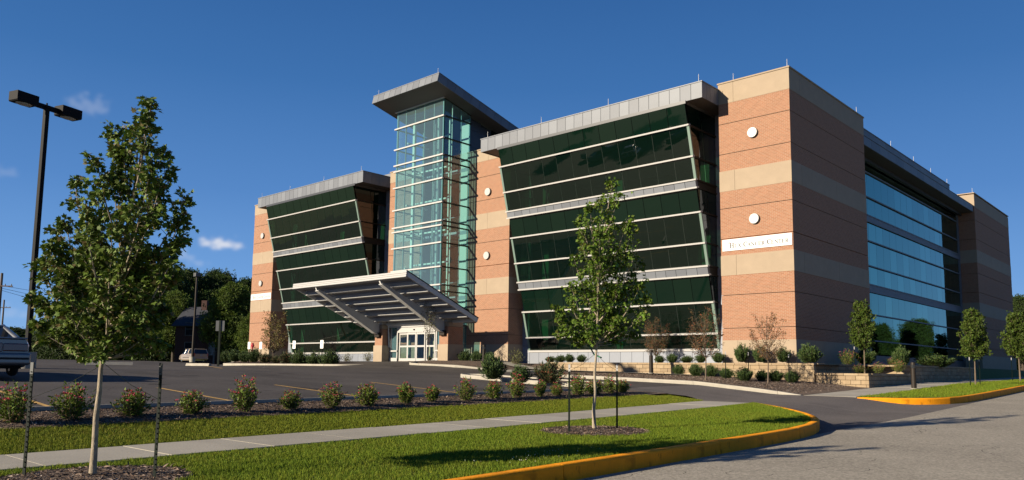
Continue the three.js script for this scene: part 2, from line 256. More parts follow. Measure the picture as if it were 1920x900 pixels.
const line = (a, b, n) => Array.from({ length: n + 1 }, (_, i) => [a[0] + (b[0] - a[0]) * i / n, a[1] + (b[1] - a[1]) * i / n]);
function kerbThing(name, path, w, side, top, mat, label, joint = 3) { // a kerb laid in segments, each a piece of its own
  const o = new THREE.Group(); o.name = numbered(name); o.userData = { kind: 'structure', label }; scene.add(o);
  let seg = [path[0]], len = 0;
  for (let i = 1; i < path.length; i++) { seg.push(path[i]); len += Math.hypot(path[i][0] - path[i - 1][0], path[i][1] - path[i - 1][1]); if (len >= joint || i === path.length - 1) { const s = seg.map(p => [...p]); const a = s[s.length - 2], b = s[s.length - 1], l = Math.hypot(b[0] - a[0], b[1] - a[1]); b[0] -= (b[0] - a[0]) / l * .012; b[1] -= (b[1] - a[1]) / l * .012; mesh('kerb_segment', kerbGeo(s, w, side, top), mat, o); seg = [path[i]]; len = 0; } }
  return o;
}
// ------------------------------------------------------------------ ground
struct('field', loft(line([-640, -240], [-640, 900], 2), line([420, -240], [420, 900], 2), 90, (x, d) => G(x, d) - .45, 12), M.field, 'grassy ground reaching to the horizon around the lot');
struct('street', loft(line([-6.9, -60], [-6.9, 170], 2), line([9, -60], [9, 170], 2), 8, (x, d) => streetY(x, d), 1.5), M.street, 'pale worn asphalt street in the right foreground');
struct('far_verge', loft(line([9, -60], [9, 170], 2), line([40, -60], [40, 170], 2), 4, (x, d) => streetY(9, d) + .12, 4), M.field);
struct('parking_lot', loft(line([-135, -75], [-135, 37.2], 2), line([-15.5, -75], [-15.5, 37.2], 2), 60, (x, d) => G(x, d), 1.2), M.lot, 'dark asphalt parking lot in front of the building');
const driveY = (x, d) => G(x, d) * (1 - sm(-9.7, -7.7, x)) + (f0(d) - .2) * sm(-9.7, -7.7, x) + .004;
struct('driveway', loft([[-15.5, 21.7], [-14.3, 22.6], [-13.2, 22.9], [-12.3, 22.05], [-10.65, 22.05], [-10.3, 22], [-9.1, 20.7], [-8.15, 19.5], [-7.3, 18.4], [-6.7, 17.1], [-6.3, 15.6], [-6.15, 13.2]],
  [[-15.5, 27.5], [-13, 27.4], [-11, 27.3], [-9.2, 27.2], [-7.9, 27.6], [-7.1, 28.4], [-6.8, 29.4], [-6.62, 31.5]], 10, driveY, .5), M.drive, 'dark asphalt driveway between street and parking lot');
const lawnY = (x, d) => G(x, d) - .015;
const KA = [...line([-6.2, -40], [-6.2, 13], 40), [-6.21, 14], [-6.25, 14.9], [-6.36, 15.8], [-6.56, 16.6], [-6.85, 17.4], [-7.25, 18.2], [-7.75, 19], [-8.35, 19.8], [-9, 20.6], [-9.6, 21.25], [-10.3, 21.95]];
struct('front_lawn', loft(line([-10.66, -40], [-10.66, 21.8], 2), KA.map(p => [p[0] - .13, p[1]]), 8, lawnY, .6), M.grassGround, 'mown grass strip between yellow kerb and sidewalk');
struct('middle_lawn', loft([[-13.95, -40], [-13.95, 21.4], [-13.7, 22.4]], [[-12.3, -40], [-12.3, 21.6], [-12.6, 22.3]], 5, lawnY, .6), M.grassGround, 'mown grass strip between sidewalk and flower bed');
struct('flower_bed', loft([[-15.34, -40], [-15.34, 21.8]], [[-13.95, -40], [-13.95, 22.8]], 6, (x, d) => G(x, d) + .012 + .04 * (fbm(x * 2, d * 2) - .4) * sm(-15.34, -15.1, x), .4), M.mulch, 'bark mulch bed planted with pink spirea');
const KB = [...line([-9.35, 26.95], [-8.6, 27.15], 3), [-8.1, 27.35], [-7.65, 27.65], [-7.25, 28.05], [-7, 28.6], [-6.85, 29.3], [-6.78, 30.2], ...line([-6.75, 31.2], [-6.75, 150], 60)];
struct('right_lawn', loft([[-9.5, 27.2], [-9.5, 150]], KB.map(p => [p[0] - .12, p[1] + (p[1] < 29 ? .1 : 0)]), 5, lawnY, .8), M.grassGround, 'mown grass strip behind the far yellow kerb');
struct('side_lawn', loft([[-21, 52], [-21, 150]], [[-11.28, 52], [-11.28, 150]], 6, (x, d) => G(x, d) - .02 + .7 * sm(-11.6, -15.5, x) * (1 - sm(60, 120, d)), 2), M.grassGround, 'grass beside the shaded end of the building');
struct('far_bed', loft([[-25.6, 31], [-24.6, 29], [-22.6, 27.75], [-20, 27.62], [-11.4, 27.4]], [[-28.8, 34.3], [-20, 34.3], [-11.25, 34.3]], 8, (x, d) => G(x, d) + .1 * sm(-11.3, -13, x) + .03 * fbm(x * 2, d * 2), .6), M.mulch, 'bark mulch bed in front of the low retaining wall');
struct('wall_path', loft([[-33.5, 32.9], [-23, 33.4], [-19, 33.9]], [[-33.5, 34.6], [-23, 34.35], [-19, 34.3]], 2, (x, d) => G(x, d) + .165, 1), M.concrete, 'pale strip of concrete along the low wall');
struct('planting_terrace', loft([[-33.2, 34.4], [-13.3, 34.4]], [[-33.2, 37.1], [-13.3, 37.1]], 3, (x, d) => 2.0 - (1.88 - G(x, d)) * sm(-28.6, -29.4, x) * (1 - sm(34.4, 35.6, d)), 1), M.mulch, 'planted terrace between retaining wall and building');
struct('side_terrace', loft([[-16.4, 37], [-16.4, 52]], [[-11.45, 40.5], [-11.45, 52]], 4, () => 1.98, 1), M.mulch, 'planted terrace beside the shaded end of the building');
struct('lower_terrace', loft([[-13.7, 34.4], [-13.7, 40.4]], [[-11.5, 34.4], [-11.5, 40.4]], 3, () => 1.56, 1), M.mulch, 'planted lower terrace at the building corner');
kerbThing('yellow_kerb', KA, .16, 1, (x, d) => f0(d) + .015, M.yellow, 'yellow painted kerb curving round the near lawn', 3);
kerbThing('yellow_kerb', KB, .16, 1, (x, d) => f0(d) + .015, M.yellow, 'yellow painted kerb round the far lawn corner', 3);
kerbThing('concrete_kerb', line([-15.5, -40], [-15.5, 21.6], 62), .16, -1, (x, d) => G(x, d) + .055, M.kerb, 'narrow concrete kerb between flower bed and parking lot');
kerbThing('concrete_kerb', [[-27.5, 32.6], [-26.2, 31.4], [-25.3, 30.1], [-24.4, 28.9], [-23.6, 28.2], [-22.6, 27.75], [-21, 27.6], ...line([-20, 27.58], [-11.4, 27.35], 10)], .18, -1 * -1, (x, d) => G(x, d) + .13 * sm(-11.2, -12.6, x) + .01, M.kerb, 'concrete kerb in front of the far mulch bed');
function island(name, label, path, bed, Y, kerbLabel, h) { // path: closed-ish outline walked so that the inside is on its left
  kerbThing('island_kerb', path, .17, 1, (x, d) => Y(x, d) + h, M.kerb, kerbLabel, 2.6);
  struct(name, bed, M.mulch, label);
}
// parking row island, west front island, entrance island
const iy1 = (x, d) => G(x, d);
island('island_bed', 'mulch island with junipers at the end of the parking row', [[-15.6, 21.15], [-18, 21.1], [-20, 21.45], [-22.6, 22.1], [-23.4, 22.35], [-23.85, 22.75], [-23.9, 23.2], [-23.5, 23.6], [-22.8, 23.65], [-20, 23.3], [-17.5, 23], [-15.6, 22.9]].reverse(),
  loft([[-15.6, 21.3], [-20, 21.6], [-23.6, 22.7]], [[-15.6, 22.8], [-20, 23.1], [-23.6, 23.2]], 3, (x, d) => iy1(x, d) + .1, .6), iy1, 'pale kerb of the island with junipers', .14);
const iy2 = (x, d) => 1.62 + .3 * sm(29.2, 35, d);
island('front_bed', 'planted bed along the left glass wing', [[-41.2, 36.6], [-40.9, 33], [-40.75, 31], [-40.7, 30.2], [-41, 29.5], [-41.7, 29.1], [-42.8, 29], ...line([-44, 29], [-56, 29.2], 10), [-57.2, 29.7], [-58, 30.6], [-62, 33.2], [-66, 35], [-68, 37]].reverse().reverse(),
  loft([[-41, 29.4], [-54, 29.2], [-57, 29.8], [-66, 35.1]], [[-41.2, 37], [-54, 37], [-68, 37]], 5, (x, d) => iy2(x, d) + .17, 1), iy2, 'long pale kerb in front of the left glass wing', .2);
const iy3 = (x, d) => G(x, d);
island('entrance_bed', 'small planted bed at the right entrance column', [[-36.1, 32.2], [-36.5, 31.2], [-36.4, 30.5], [-35.9, 30.1], [-35, 30], [-32, 30.15], [-29.5, 30.9], [-28.4, 32], [-28.2, 33.4]],
  loft([[-36.3, 31], [-35, 30.15], [-32, 30.3], [-29.2, 31.4]], [[-36, 35.6], [-33, 35.6], [-29, 34.4]], 4, (x, d) => iy3(x, d) + .09, .7), iy3, 'rounded kerb of the bed beside the entrance', .12);

// sidewalks: every slab is a piece
function walk(name, label, x0, x1, dA, dB, len) {
  const o = new THREE.Group(); o.name = numbered(name); o.userData = { kind: 'structure', label }; scene.add(o);
  const mats = [M.concrete, M.concrete2, M.concrete, M.concrete3];
  for (let d = dA, k = 0; d < dB - .05; d += len, k++) {
    const a = d, b = Math.min(dB, d + len) - .014, t = (hash(k, 5) - .5) * .008, top = (x, dd) => G(x, dd) + .012 + t, c = [[x0, a], [x1, a], [x1, b], [x0, b]];
    const T = c.map(p => [p[0], top(...p), p[1]]), B = c.map(p => [p[0], top(...p) - .12, p[1]]);
    mesh('slab', [poly(T), ...[0, 1, 2, 3].map(i => poly([T[i], T[(i + 1) % 4], B[(i + 1) % 4], B[i]]))].map(boxUV), mats[Math.floor(hash(k, 9) * 4)], o);
  }
}
walk('sidewalk', 'pale concrete sidewalk across the near lawn', -12.3, -10.66, -13.2 - .32, 22.1, 1.53);
walk('far_sidewalk', 'pale concrete sidewalk beyond the driveway', -11.28, -9.5, 27.3, 60, 1.6);
struct('distant_sidewalk', loft([[-11.28, 60], [-11.28, 150]], [[-9.5, 60], [-9.5, 150]], 1, (x, d) => G(x, d) + .012, 3), M.concrete);
// painted bay lines on the lot
{
  const L = [[[-15.72, 4.9], [-20.2, 5.2]], [[-15.75, 8.4], [-20.3, 8.75]], [[-15.85, 11.75], [-20.7, 12.3]], [[-15.95, 15.15], [-21.3, 16.2]], [[-15.72, 1.5], [-20.2, 1.6]], [[-36.5, 10.5], [-47, 12.2]], [[-33, 17], [-43, 19.4]], [[-30, 3.2], [-36, 3.4]]];
  const o = new THREE.Group(); o.name = 'parking_line'; o.userData = { kind: 'structure', label: 'faded yellow lines marking the parking bays' }; scene.add(o);
  for (const [a, b] of L) mesh('bay_line', loft([[a[0], a[1] - .05], [b[0], b[1] - .05]], [[a[0], a[1] + .05], [b[0], b[1] + .05]], 1, (x, d) => G(x, d) + .006, .4), M.stripe, o);
}
// ------------------------------------------------------------------ the building
const B = thing('clinic_building', 'three-storey brick and limestone building with green glass wings and stair tower', 'building', [-39.7, 2, 35.55]);
const BO = [-39.7, 2, 35.55];                                   // parts are built in world coordinates and moved into the building's own frame
const part = (name, geo, mat, parent = B) => { const m = mesh(name, geo, mat, parent); if (parent === B) m.position.set(-BO[0], -BO[1], BO[2]); return m; };
const sub = (name) => { const g = new THREE.Group(); g.name = name; g.position.set(-BO[0], -BO[1], BO[2]); B.add(g); return g; };
// --- brick towers: bands stacked, recessed joints between brick courses
const BANDS = [['stone_band', .4, 3.17], ['brick_band', 3.17, 3.745], ['brick_band', 3.775, 5.375], ['brick_band', 5.405, 6.36], ['stone_band', 6.36, 7.36], ['brick_band', 7.36, 8.185], ['brick_band', 8.215, 9.715], ['brick_band', 9.745, 10.6], ['stone_band', 10.6, 11.63], ['brick_band', 11.63, 12.495], ['brick_band', 12.525, 14.055], ['brick_band', 14.085, 15.12], ['stone_band', 15.12, 16.17]];
function brickTower(x0, x1, d0, d1, top = 16.17, splits = [.5]) {
  const g = sub('brick_tower');
  mesh('core', bx(x0 + .06, x1 - .06, .4, top - .05, d0 + .06, d1 - .06), M.groove, g);
  for (const [n, a, b] of BANDS) {
    if (a >= top) continue; const t = Math.min(b, top);
    if (n === 'brick_band') mesh(n, bx(x0, x1, a, t, d0, d1), M.brick, g);
    else { // cast stone panels with open joints on the front
      const cuts = [0, ...splits, 1]; for (let i = 0; i < cuts.length - 1; i++) { const a0 = x0 + (x1 - x0) * cuts[i] + (i ? .006 : -.012), a1 = x0 + (x1 - x0) * cuts[i + 1] - (i < cuts.length - 2 ? .006 : -.012); mesh('stone_panel', bx(a0, a1, a, t, d0 - .012, Math.min(d1, d0 + 1.2)), M.stone, g); }
      if (d1 - d0 > 1.3) { const n2 = Math.max(1, Math.round((d1 - d0 - 1.2) / 4.3)), w = (d1 - d0 - 1.2) / n2; for (let i = 0; i < n2; i++) mesh('stone_panel', bx(x0 - .012, x1 + .012, a, t, d0 + 1.212 + i * w, d0 + 1.2 + (i + 1) * w), M.stone, g); }
    }
  }
  mesh('coping', bx(x0 - .05, x1 + .05, top, top + .07, d0 - .05, d1 + .05), M.stone, g);
  return g;
}
brickTower(-18.66, -14.97, 35.55, 45.7, 16.17, [.22]);
brickTower(-36.95, -33.1, 35.55, 37.4, 15.9, [.5]);
brickTower(-45.1, -41.62, 35.55, 37.4, 15.9, [.5]);
brickTower(-64.45, -61, 35.55, 46, 16.0, [.5]);
brickTower(-20, -14.97, 71.2, 84, 16.25, [.5]);
function disc(x, y) { // round wall light, dark rim behind a pale face
  const g = sub('round_light'), c = (r, z0, z1, s = 28) => { const q = new THREE.CylinderGeometry(r, r, z1 - z0, s); q.rotateX(Math.PI / 2); q.translate(x, y, -(35.55 - (z0 + z1) / 2)); return q; };
  mesh('rim', c(.255, 0, .1), M.steelGrey, g); mesh('face', c(.24, .1, .125), M.whitePaint, g);
}
for (const [x, y] of [[-16.84, 13.32], [-16.84, 9.03], [-34.97, 13.0], [-35, 8.85], [-62.85, 13.1], [-62.8, 8.86]]) disc(x, y);

// --- leaning glass wings
const LEAN = .2565, TH = Math.atan(LEAN), SEC = Math.hypot(1, LEAN), Y0 = 2.78, DW = 36.95;
const dG = y => DW - (y - Y0) * LEAN;
const ROWS = [[2.78, 3.6, 'v'], [3.6, 5.18, 'v'], [5.18, 6.55, 's'], [6.55, 7.0, 'p'], [7.0, 8.14, 'v'], [8.14, 9.68, 'v'], [9.68, 10.88, 's'], [10.88, 11.27, 'p'], [11.27, 12.41, 'v'], [12.41, 13.94, 'v'], [13.94, 14.97, 's']];
function wing(x0, x1, label, cols) {
  const g = sub('glass_wing'); g.userData.label = label;
  const f = new THREE.Group(); f.name = 'leaning_glazing'; f.position.set(-BO[0], -BO[1], BO[2]); B.add(f);
  const P = (geo) => { geo.rotateX(TH); geo.translate(0, Y0, -DW); return geo; };              // local: y along the slope, z outwards
  const lb = (a, b, c, d, e, h, r = 0) => P(boxUV(new THREE.BoxGeometry(b - a, d - c, h - e).translate((a + b) / 2, (c + d) / 2, (e + h) / 2)));
  const w = (x1 - x0) / cols;
  ROWS.forEach(([a, b, k], ri) => {
    const s0 = (a - Y0) * SEC, s1 = (b - Y0) * SEC;
    for (let c = 0; c < cols; c++) {
      const xa = x0 + c * w + .015, xb = x0 + (c + 1) * w - .015, t = (hash(c * 3 + ri, ri * 11 + Math.round(x0)) - .5) * .009;
      if (k === 'v') { const q = boxUV(new THREE.PlaneGeometry(xb - xa, s1 - s0 - .03)); q.rotateX(t); q.rotateY(t * .7); q.translate((xa + xb) / 2, (s0 + s1) / 2, 0); mesh('glass_pane', P(q), M.glassDark, f); }
      else if (k === 's') mesh('spandrel_pane', lb(xa, xb, s0 + .012, s1 - .012, -.03, 0), hash(c, ri + 4) < .5 ? M.spandrel : M.spandrel2, f);
    }
    if (k === 's') mesh('backing', lb(x0, x1, s0, s1, -.12, -.034), M.joint, f);
    if (k === 'p') { const n = Math.round((x1 - x0 + .2) / .62), pw = (x1 - x0 + .1) / n; for (let c = 0; c < n; c++) mesh('metal_panel', lb(x0 - .05 + c * pw + .011, x0 - .05 + (c + 1) * pw - .011, s0 + .03, s1 - .03, -.1, .1), [M.metal, M.metal2, M.metal3][Math.floor(hash(c, ri + Math.round(x0)) * 3)], f); mesh('backing', lb(x0 - .02, x1 + .02, s0, s1, -.2, .06), M.joint, f); }
    const capd = k === 'p' || (ri && ROWS[ri - 1][2] === 'p') ? .15 : .11;
    if (ri) mesh('mullion_cap', lb(x0 - .1, x1 + .1, s0 - .04, s0 + .04, -.08, capd), M.capWhite, f); else mesh('sill', lb(x0 - .06, x1 + .06, -.06, .05, -.1, .12), M.capWhite, f);
    if (k === 'v') for (const [xx, o] of [[x0, -1], [x1, 1]]) mesh('corner_mullion', lb(xx - .07 + o * .02, xx + .07 + o * .02, s0 + .04, s1 - .04, -.06, .045), M.mullGreen, f);
    // dark interior mullions standing behind the joints
    if (k === 'v') mesh('inner_mullion', Array.from({ length: cols - 1 }, (_, c) => lb(x0 + (c + 1) * w - .025, x0 + (c + 1) * w + .025, s0, s1, -.14, -.02)), M.joint, f);
  });
  // side returns between the leaning front and the wall
  for (const [X, s] of [[x1, 1], [x0, -1]]) {
    ROWS.forEach(([a, b, k], ri) => {
      const mid = 1, da = dG(a), db = dG(b), bot = DW - .02;
      const parts = k === 'p' ? [[0, 1]] : [[0, .5], [.5, 1]];
      const D = (y, t) => dG(y) + (bot - dG(y)) * t;
      if (bot - db < .25) return;
      for (const [t0, t1] of parts) {
        const pts = [[X, a + .02, D(a, t0) + .03], [X, a + .02, D(a, t1) - .01], [X, b - .02, D(b, t1) - .01], [X, b - .02, D(b, t0) + .03]];
        mesh(k === 'p' ? 'metal_panel' : k === 's' ? 'spandrel_pane' : 'glass_pane', k === 'p' ? boxUV(poly(pts)) : poly(pts), k === 'p' ? M.bronze : k === 's' ? M.spandrel : M.glassReturn, f);
      }
      if (ri) mesh('side_rail', bx(X - .04, X + .07, a - .035, a + .035, da - .02, bot), M.bronze, f);
    });
  }
  // base wall below the glass and metal strips beside it, laid in panels
  const n = Math.round((x1 - x0) / .74), pw = (x1 - x0) / n;
  for (let c = 0; c < n; c++) mesh('wall_panel', bx(x0 + c * pw + .01, x0 + (c + 1) * pw - .01, 1.2, 2.715, DW - .05, DW + .2), hash(c, 77) < .5 ? M.panel : M.panel2, g);
  for (const [a, b] of [[x0 - .66, x0 - .012], [x1 + .012, x1 + .96]]) for (let y = 1.2; y < 15.1; y += .927) mesh('wall_panel', bx(a, b, y + .006, Math.min(15.12, y + .927) - .006, DW - .05, DW + .15), hash(Math.round(y * 10), Math.round(a)) < .5 ? M.panel : M.panel2, g);
  mesh('wall_backing', bx(x0 - .7, x1 + 1, 1.2, 2.7, DW + .02, DW + .3), M.joint, g);
  // rooms behind the glass
  const r = sub('interior'); r.userData.label = 'dim rooms seen through the tinted glass';
  for (const [ya, yb] of [[1.9, 2.0], [6.5, 7.02], [10.84, 11.28], [15.0, 15.2]]) { const dd = dG(Math.max(Y0, ya)) + .22; mesh('floor_slab', bx(x0 + .03, x1 - .03, ya, yb, dd, 43), M.carpet, r); }
  for (const y of [5.3, 9.8, 14.05]) mesh('ceiling', bx(x0 + .05, x1 - .05, y, y + .06, dG(y) + .3, 43), M.ceiling, r);
  mesh('back_wall', bx(x0 - .6, x1 + .9, 1.9, 15, 42.6, 42.9), M.interior, r);
  mesh('end_wall', bx(x0 - .68, x0 - .5, 1.9, 15.1, DW + .2, 43), M.interior, r); mesh('end_wall', bx(x1 + .6, x1 + .8, 1.9, 15.1, DW + .2, 43), M.interior, r);
  for (let k = 0; k < 3; k++) { const x = x0 + .9 + k * (x1 - x0 - 1.75) / 2; mesh('column', bx(x - .26, x + .26, 2.85, 15, DW + .35, DW + .85), M.interiorLight, r); }
  mesh('partition', bx(x1 - 1.5, x1 - 1.4, 2, 15, 37.6, 42.6), M.interiorTan, r);
  return g;
}
wing(-32.5, -19.6, 'right leaning green glass wing above a white base', 12);
wing(-59.55, -47.3, 'left leaning green glass wing behind the canopy', 12);

// --- metal roof edges over the wings
function eaves(x0, x1, label, dEnd0, dEnd1) {
  const g = sub('roof_edge'); g.userData.label = label; const d0 = 33.87, ya = 15.1, yb = 15.9;
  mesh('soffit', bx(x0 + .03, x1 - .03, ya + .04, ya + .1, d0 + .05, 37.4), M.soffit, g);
  mesh('roof_deck', bx(x0 + .03, x1 - .03, yb - .12, yb - .03, d0 + .05, 44), M.steelGrey, g);
  mesh('core', bx(x0 + .04, x1 - .04, ya + .06, yb - .06, d0 + .06, 37), M.joint, g);
  const n = Math.round((x1 - x0) / .62), w = (x1 - x0) / n, mm = [M.metal, M.metal2, M.metal3];
  for (let i = 0; i < n; i++) mesh('fascia_panel', bx(x0 + i * w + (i ? .011 : 0), x0 + (i + 1) * w - (i < n - 1 ? .011 : 0), ya, yb, d0, d0 + .05), mm[Math.floor(hash(i, Math.round(x0)) * 3)], g);
  for (const [X, s, de] of [[x0, 1, dEnd0], [x1, -1, dEnd1]]) { const m = 4, l = (de - d0 - .052) / m; for (let i = 0; i < m; i++) mesh('fascia_panel', bx(X, X + s * .05, ya, yb, d0 + .052 + i * l + (i ? .011 : 0), d0 + .052 + (i + 1) * l), mm[i % 3], g); }
  mesh('drip_edge', bx(x0 - .03, x1 + .03, yb + .002, yb + .05, d0 - .03, d0 + .3), M.metal3, g); mesh('drip_edge', bx(x1 - .3, x1 + .03, yb + .002, yb + .05, d0 + .303, dEnd1), M.metal3, g);
  mesh('head_trim', bx(x0 + 1.45, x1 - .9, 14.97, 15.13, 33.7 + .12, 33.98), M.darkMetal, g);
}
eaves(-34.06, -18.66, 'grey metal roof edge over the right glass wing', 35.54, 35.54);
eaves(-60.98, -46.2, 'grey metal roof edge over the left glass wing', 35.54, 36.9);
// main roof and the parapet set back behind the wings
{
  const g = sub('roof'); mesh('roof_slab', bx(-61, -18.7, 15.2, 15.6, 37.5, 84), M.carpet, g); mesh('roof_slab', bx(-18.7, -15.6, 15.2, 15.6, 45.8, 71.1), M.carpet, g);
  for (const [a, b] of [[-61, -44.6], [-33, -18.7]]) { const n = Math.round((b - a) / .9), w = (b - a) / n; for (let i = 0; i < n; i++) mesh('parapet_panel', bx(a + i * w + .006, a + (i + 1) * w - .006, 15.5, 16.62, 37.42, 37.6), i % 2 ? M.metal : M.metal3, g); mesh('parapet_back', bx(a + .02, b - .02, 15.5, 16.58, 37.61, 37.7), M.joint, g); }
  mesh('core_wall', bx(-61, -18.7, 2, 15.3, 43.2, 43.5), M.interior, g); mesh('core_wall', bx(-61, -16.3, 1, 15.3, 83.5, 83.9), M.brick, g); mesh('core_wall', bx(-64.4, -64.1, 1, 15.3, 46, 83.5), M.brick, g);
}
// --- stair tower of clear glass
const TX0 = -41.55, TX1 = -36.8, TD = 33.17, TB = 35.6;
{
  const g = sub('stair_tower'); g.userData.label = 'clear glass stair tower rising above the entrance';
  const LV = [4.4, 5.5, 6.5, 6.9, 8.05, 9.6, 10.71, 11.01, 12.21, 13.76, 14.9, 15.32, 16.44, 17.89, 19.1], n = 5, w = (TX1 - TX0) / n, topY = d => 19.1 - .25 * (d - TD);
  for (let r = 0; r < LV.length - 1; r++) {
    const a = LV[r] + .02, b = LV[r + 1] - .02;
    for (let c = 0; c < n; c++) { const t = (hash(c + 5, r) - .5) * .004, q = boxUV(new THREE.PlaneGeometry(w - .02, b - a)); q.rotateX(t); q.rotateY(t); q.translate(TX0 + (c + .5) * w, (a + b) / 2, -TD); mesh('glass_pane', q, M.glassTower, g); }
    const cols = 3, l = (TB - TD) / cols;
    for (let c = 0; c < cols; c++) { const d0 = TD + c * l + .012, d1 = TD + (c + 1) * l - .012, last = r === LV.length - 2; mesh('glass_pane', poly([[TX1, a, d0], [TX1, a, d1], [TX1, last ? topY(d1) : b, d1], [TX1, last ? topY(d0) : b, d0]]), M.glassTower, g); }
    mesh('glass_pane', poly([[TX0, a, TD + .02], [TX0, a, TB], [TX0, r === LV.length - 2 ? topY(TB) : b, TB], [TX0, b, TD + .02]]), M.glassTower, g);
  }
  for (const y of LV) {
    const last = y > 19; mesh('mullion_cap', bx(TX0 - .14, TX1 + .1, y - .045, y + .045, TD - .1, TD + .03), M.capWhite, g);
    if (last) mesh('side_rail', prism([[TD + .03, y - .05], [TB, topY(TB) - .05], [TB, topY(TB) + .04], [TD + .03, y + .04]], 'x', TX1 - .03, TX1 + .06), M.bronze, g);
    else mesh('side_rail', bx(TX1 - .03, TX1 + .09, y - .035, y + .035, TD + .032, TB + .02), M.bronze, g);
    if (!last) mesh('side_rail', bx(TX0 - .09, TX0 + .03, y - .035, y + .035, TD + .032, TB + .02), M.mullGreen, g);
  }
  // posts: corner posts and white steel inside
  for (const [x, d, s, m] of [[TX0 + .05, TD + .07, .05, M.mullGreen], [TX1 - .05, TD + .07, .05, M.mullGreen], [TX1 - .04, TB - .03, .04, M.mullGreen], [TX0 + .04, TB - .03, .04, M.mullGreen]]) mesh('corner_post', bx(x - s, x + s, 2.1, d > 35 ? 18.45 : 19.02, d - s, d + s), m, g);
  for (let c = 1; c < n; c++) mesh('mullion', bx(TX0 + c * w - .022, TX0 + c * w + .022, 4.4, 19, TD + .015, TD + .1), M.mullGreen, g);
  for (let c = 1; c < 3; c++) { const d = TD + c * (TB - TD) / 3; mesh('mullion', bx(TX1 - .07, TX1 - .015, 4.4, topY(d) - .1, d - .02, d + .02), c === 1 ? M.interiorLight : M.mullGreen, g); mesh('mullion', bx(TX0 + .015, TX0 + .07, 4.4, topY(d) - .1, d - .02, d + .02), M.mullGreen, g); }
  for (const [a, b] of [[2.15, 3.25], [3.29, 4.36]]) for (let c = 0; c < 3; c++) { const l = (TB - TD) / 3; for (const X of [TX0, TX1]) mesh("glass_pane", poly([[X, a, TD + c * l + .012], [X, a, TD + (c + 1) * l - .012], [X, b, TD + (c + 1) * l - .012], [X, b, TD + c * l + .012]]), M.glassTower, g); }
  const f = sub('interior'); f.userData.label = 'white steel frame and landings inside the glass tower';
  for (const [x, d, a] of [[-40.75, 34.1, .09], [-39.55, 34.9, .06], [-38.4, 34.2, .07], [-38.05, 34.9, .05]]) mesh('steel_post', bx(x - a, x + a, 2.1, 18.4, d - a, d + a), M.interiorLight, f);
  for (let y = 4.3; y < 17.5; y += 2.15) { mesh('steel_beam', bx(TX0 + .1, -38, y, y + .1, 34.85, 34.95), M.interiorLight, f); mesh('steel_beam', bx(-40.8, -40.7, y - .4, y - .3, 33.5, 35.4), M.interiorLight, f); }
  for (const y of [4.6, 6.4, 10.75, 15.0]) mesh('landing', bx(TX0 + .15, TX1 - .15, y - .25, y, 35.65, 40), M.ceiling, f);
  mesh('wall', bx(TX0 + .05, -37.4, 15.05, 18.05, 38.7, 38.8), M.interior, f); mesh('wall', bx(-37.78, -36.92, 2, 18.3, 35.66, 35.8), M.interiorLight, f);
  mesh('wall', bx(TX0, -37.6, 2, 15.1, 38.7, 38.9), M.interiorTan, f); mesh('wall', bx(-37.0, -36.9, 2, 15.1, 35.8, 38.9), M.interiorTan, f); mesh('wall', bx(TX0 + .02, TX0 + .14, 2, 15.1, 35.65, 38.9), M.interiorTan, f);
  for (const y of [6.35, 10.7, 14.95]) mesh('ceiling_light', bx(-39.9, -39.1, y - .32, y - .27, 36.6, 37.1), M.interiorLight, f);
  mesh('handrail', [tube([-41.3, 7.3, 35.5], [-37.8, 7.3, 35.5], .025), tube([-41.3, 11.7, 35.5], [-37.8, 11.7, 35.5], .025)], M.capWhite, f);
  mesh('floor', bx(TX0, TX1, 1.95, 2.08, TD - .05, 43), M.carpet, f); 
  // metal clad shaft behind the tower, with a strip window, and the sloped roof
  const s = sub('roof_shaft');
  const sy = d => 20.03 - .62 - .248 * (d - 31.67);
  for (let d = 35.62, k = 0; d < 41.4; d += .97, k++) for (let y = 15.2; y < 18.6; y += 1.15) { const t = Math.min(y + 1.15, sy(d + .97) - .02); if (t < y + .1) continue; if (k >= 2 && k <= 3 && y > 17) continue; mesh('metal_panel', bx(TX1 - .06, TX1, y + .006, t - .006, d + .006, d + .964), M.darkMetal, s); }
  mesh('shaft_core', prism([[35.64, 15.2], [41.4, 15.2], [41.4, sy(41.4) - .05], [35.64, sy(35.64) - .05]], 'x', TX1 - .09, TX1 - .062), M.joint, s);
  mesh('glass_pane', bx(TX1 - .04, TX1 - .02, 17.52, 18.1, 37.62, 39.4), M.spandrel, s);
  mesh('metal_panel', bx(TX0, TX0 + .06, 15.2, 17.9, 35.62, 41.4), M.metal, s); mesh('metal_panel', bx(TX0, TX1, 15.2, 17.6, 41.4, 41.5), M.metal, s);
  const rf = sub('tower_roof'); rf.userData.label = 'grey metal roof sloping back over the stair tower';
  const RX0 = -42.27, RX1 = -35.65, RD = 31.67, L = 10.4, an = Math.atan(.248);
  const RP = geo => { geo.rotateX(-an); geo.translate(0, 20.03, -RD); return geo; };                  // local z = -distance along the slope
  const rb = (a, b, y0, y1, s0, s1) => RP(boxUV(new THREE.BoxGeometry(b - a, y1 - y0, s1 - s0).translate((a + b) / 2, (y0 + y1) / 2, -(s0 + s1) / 2)));
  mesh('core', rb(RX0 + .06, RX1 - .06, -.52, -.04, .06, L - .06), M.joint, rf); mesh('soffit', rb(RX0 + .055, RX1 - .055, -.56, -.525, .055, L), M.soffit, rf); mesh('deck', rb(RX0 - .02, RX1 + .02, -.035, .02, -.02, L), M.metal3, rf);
  const k = 11, pw = (RX1 - RX0) / k; for (let i = 0; i < k; i++) mesh('fascia_panel', rb(RX0 + i * pw + (i ? .011 : 0), RX0 + (i + 1) * pw - (i < k - 1 ? .011 : 0), -.58, -.037, 0, .05), [M.metal, M.metal2, M.metal3][i % 3], rf);
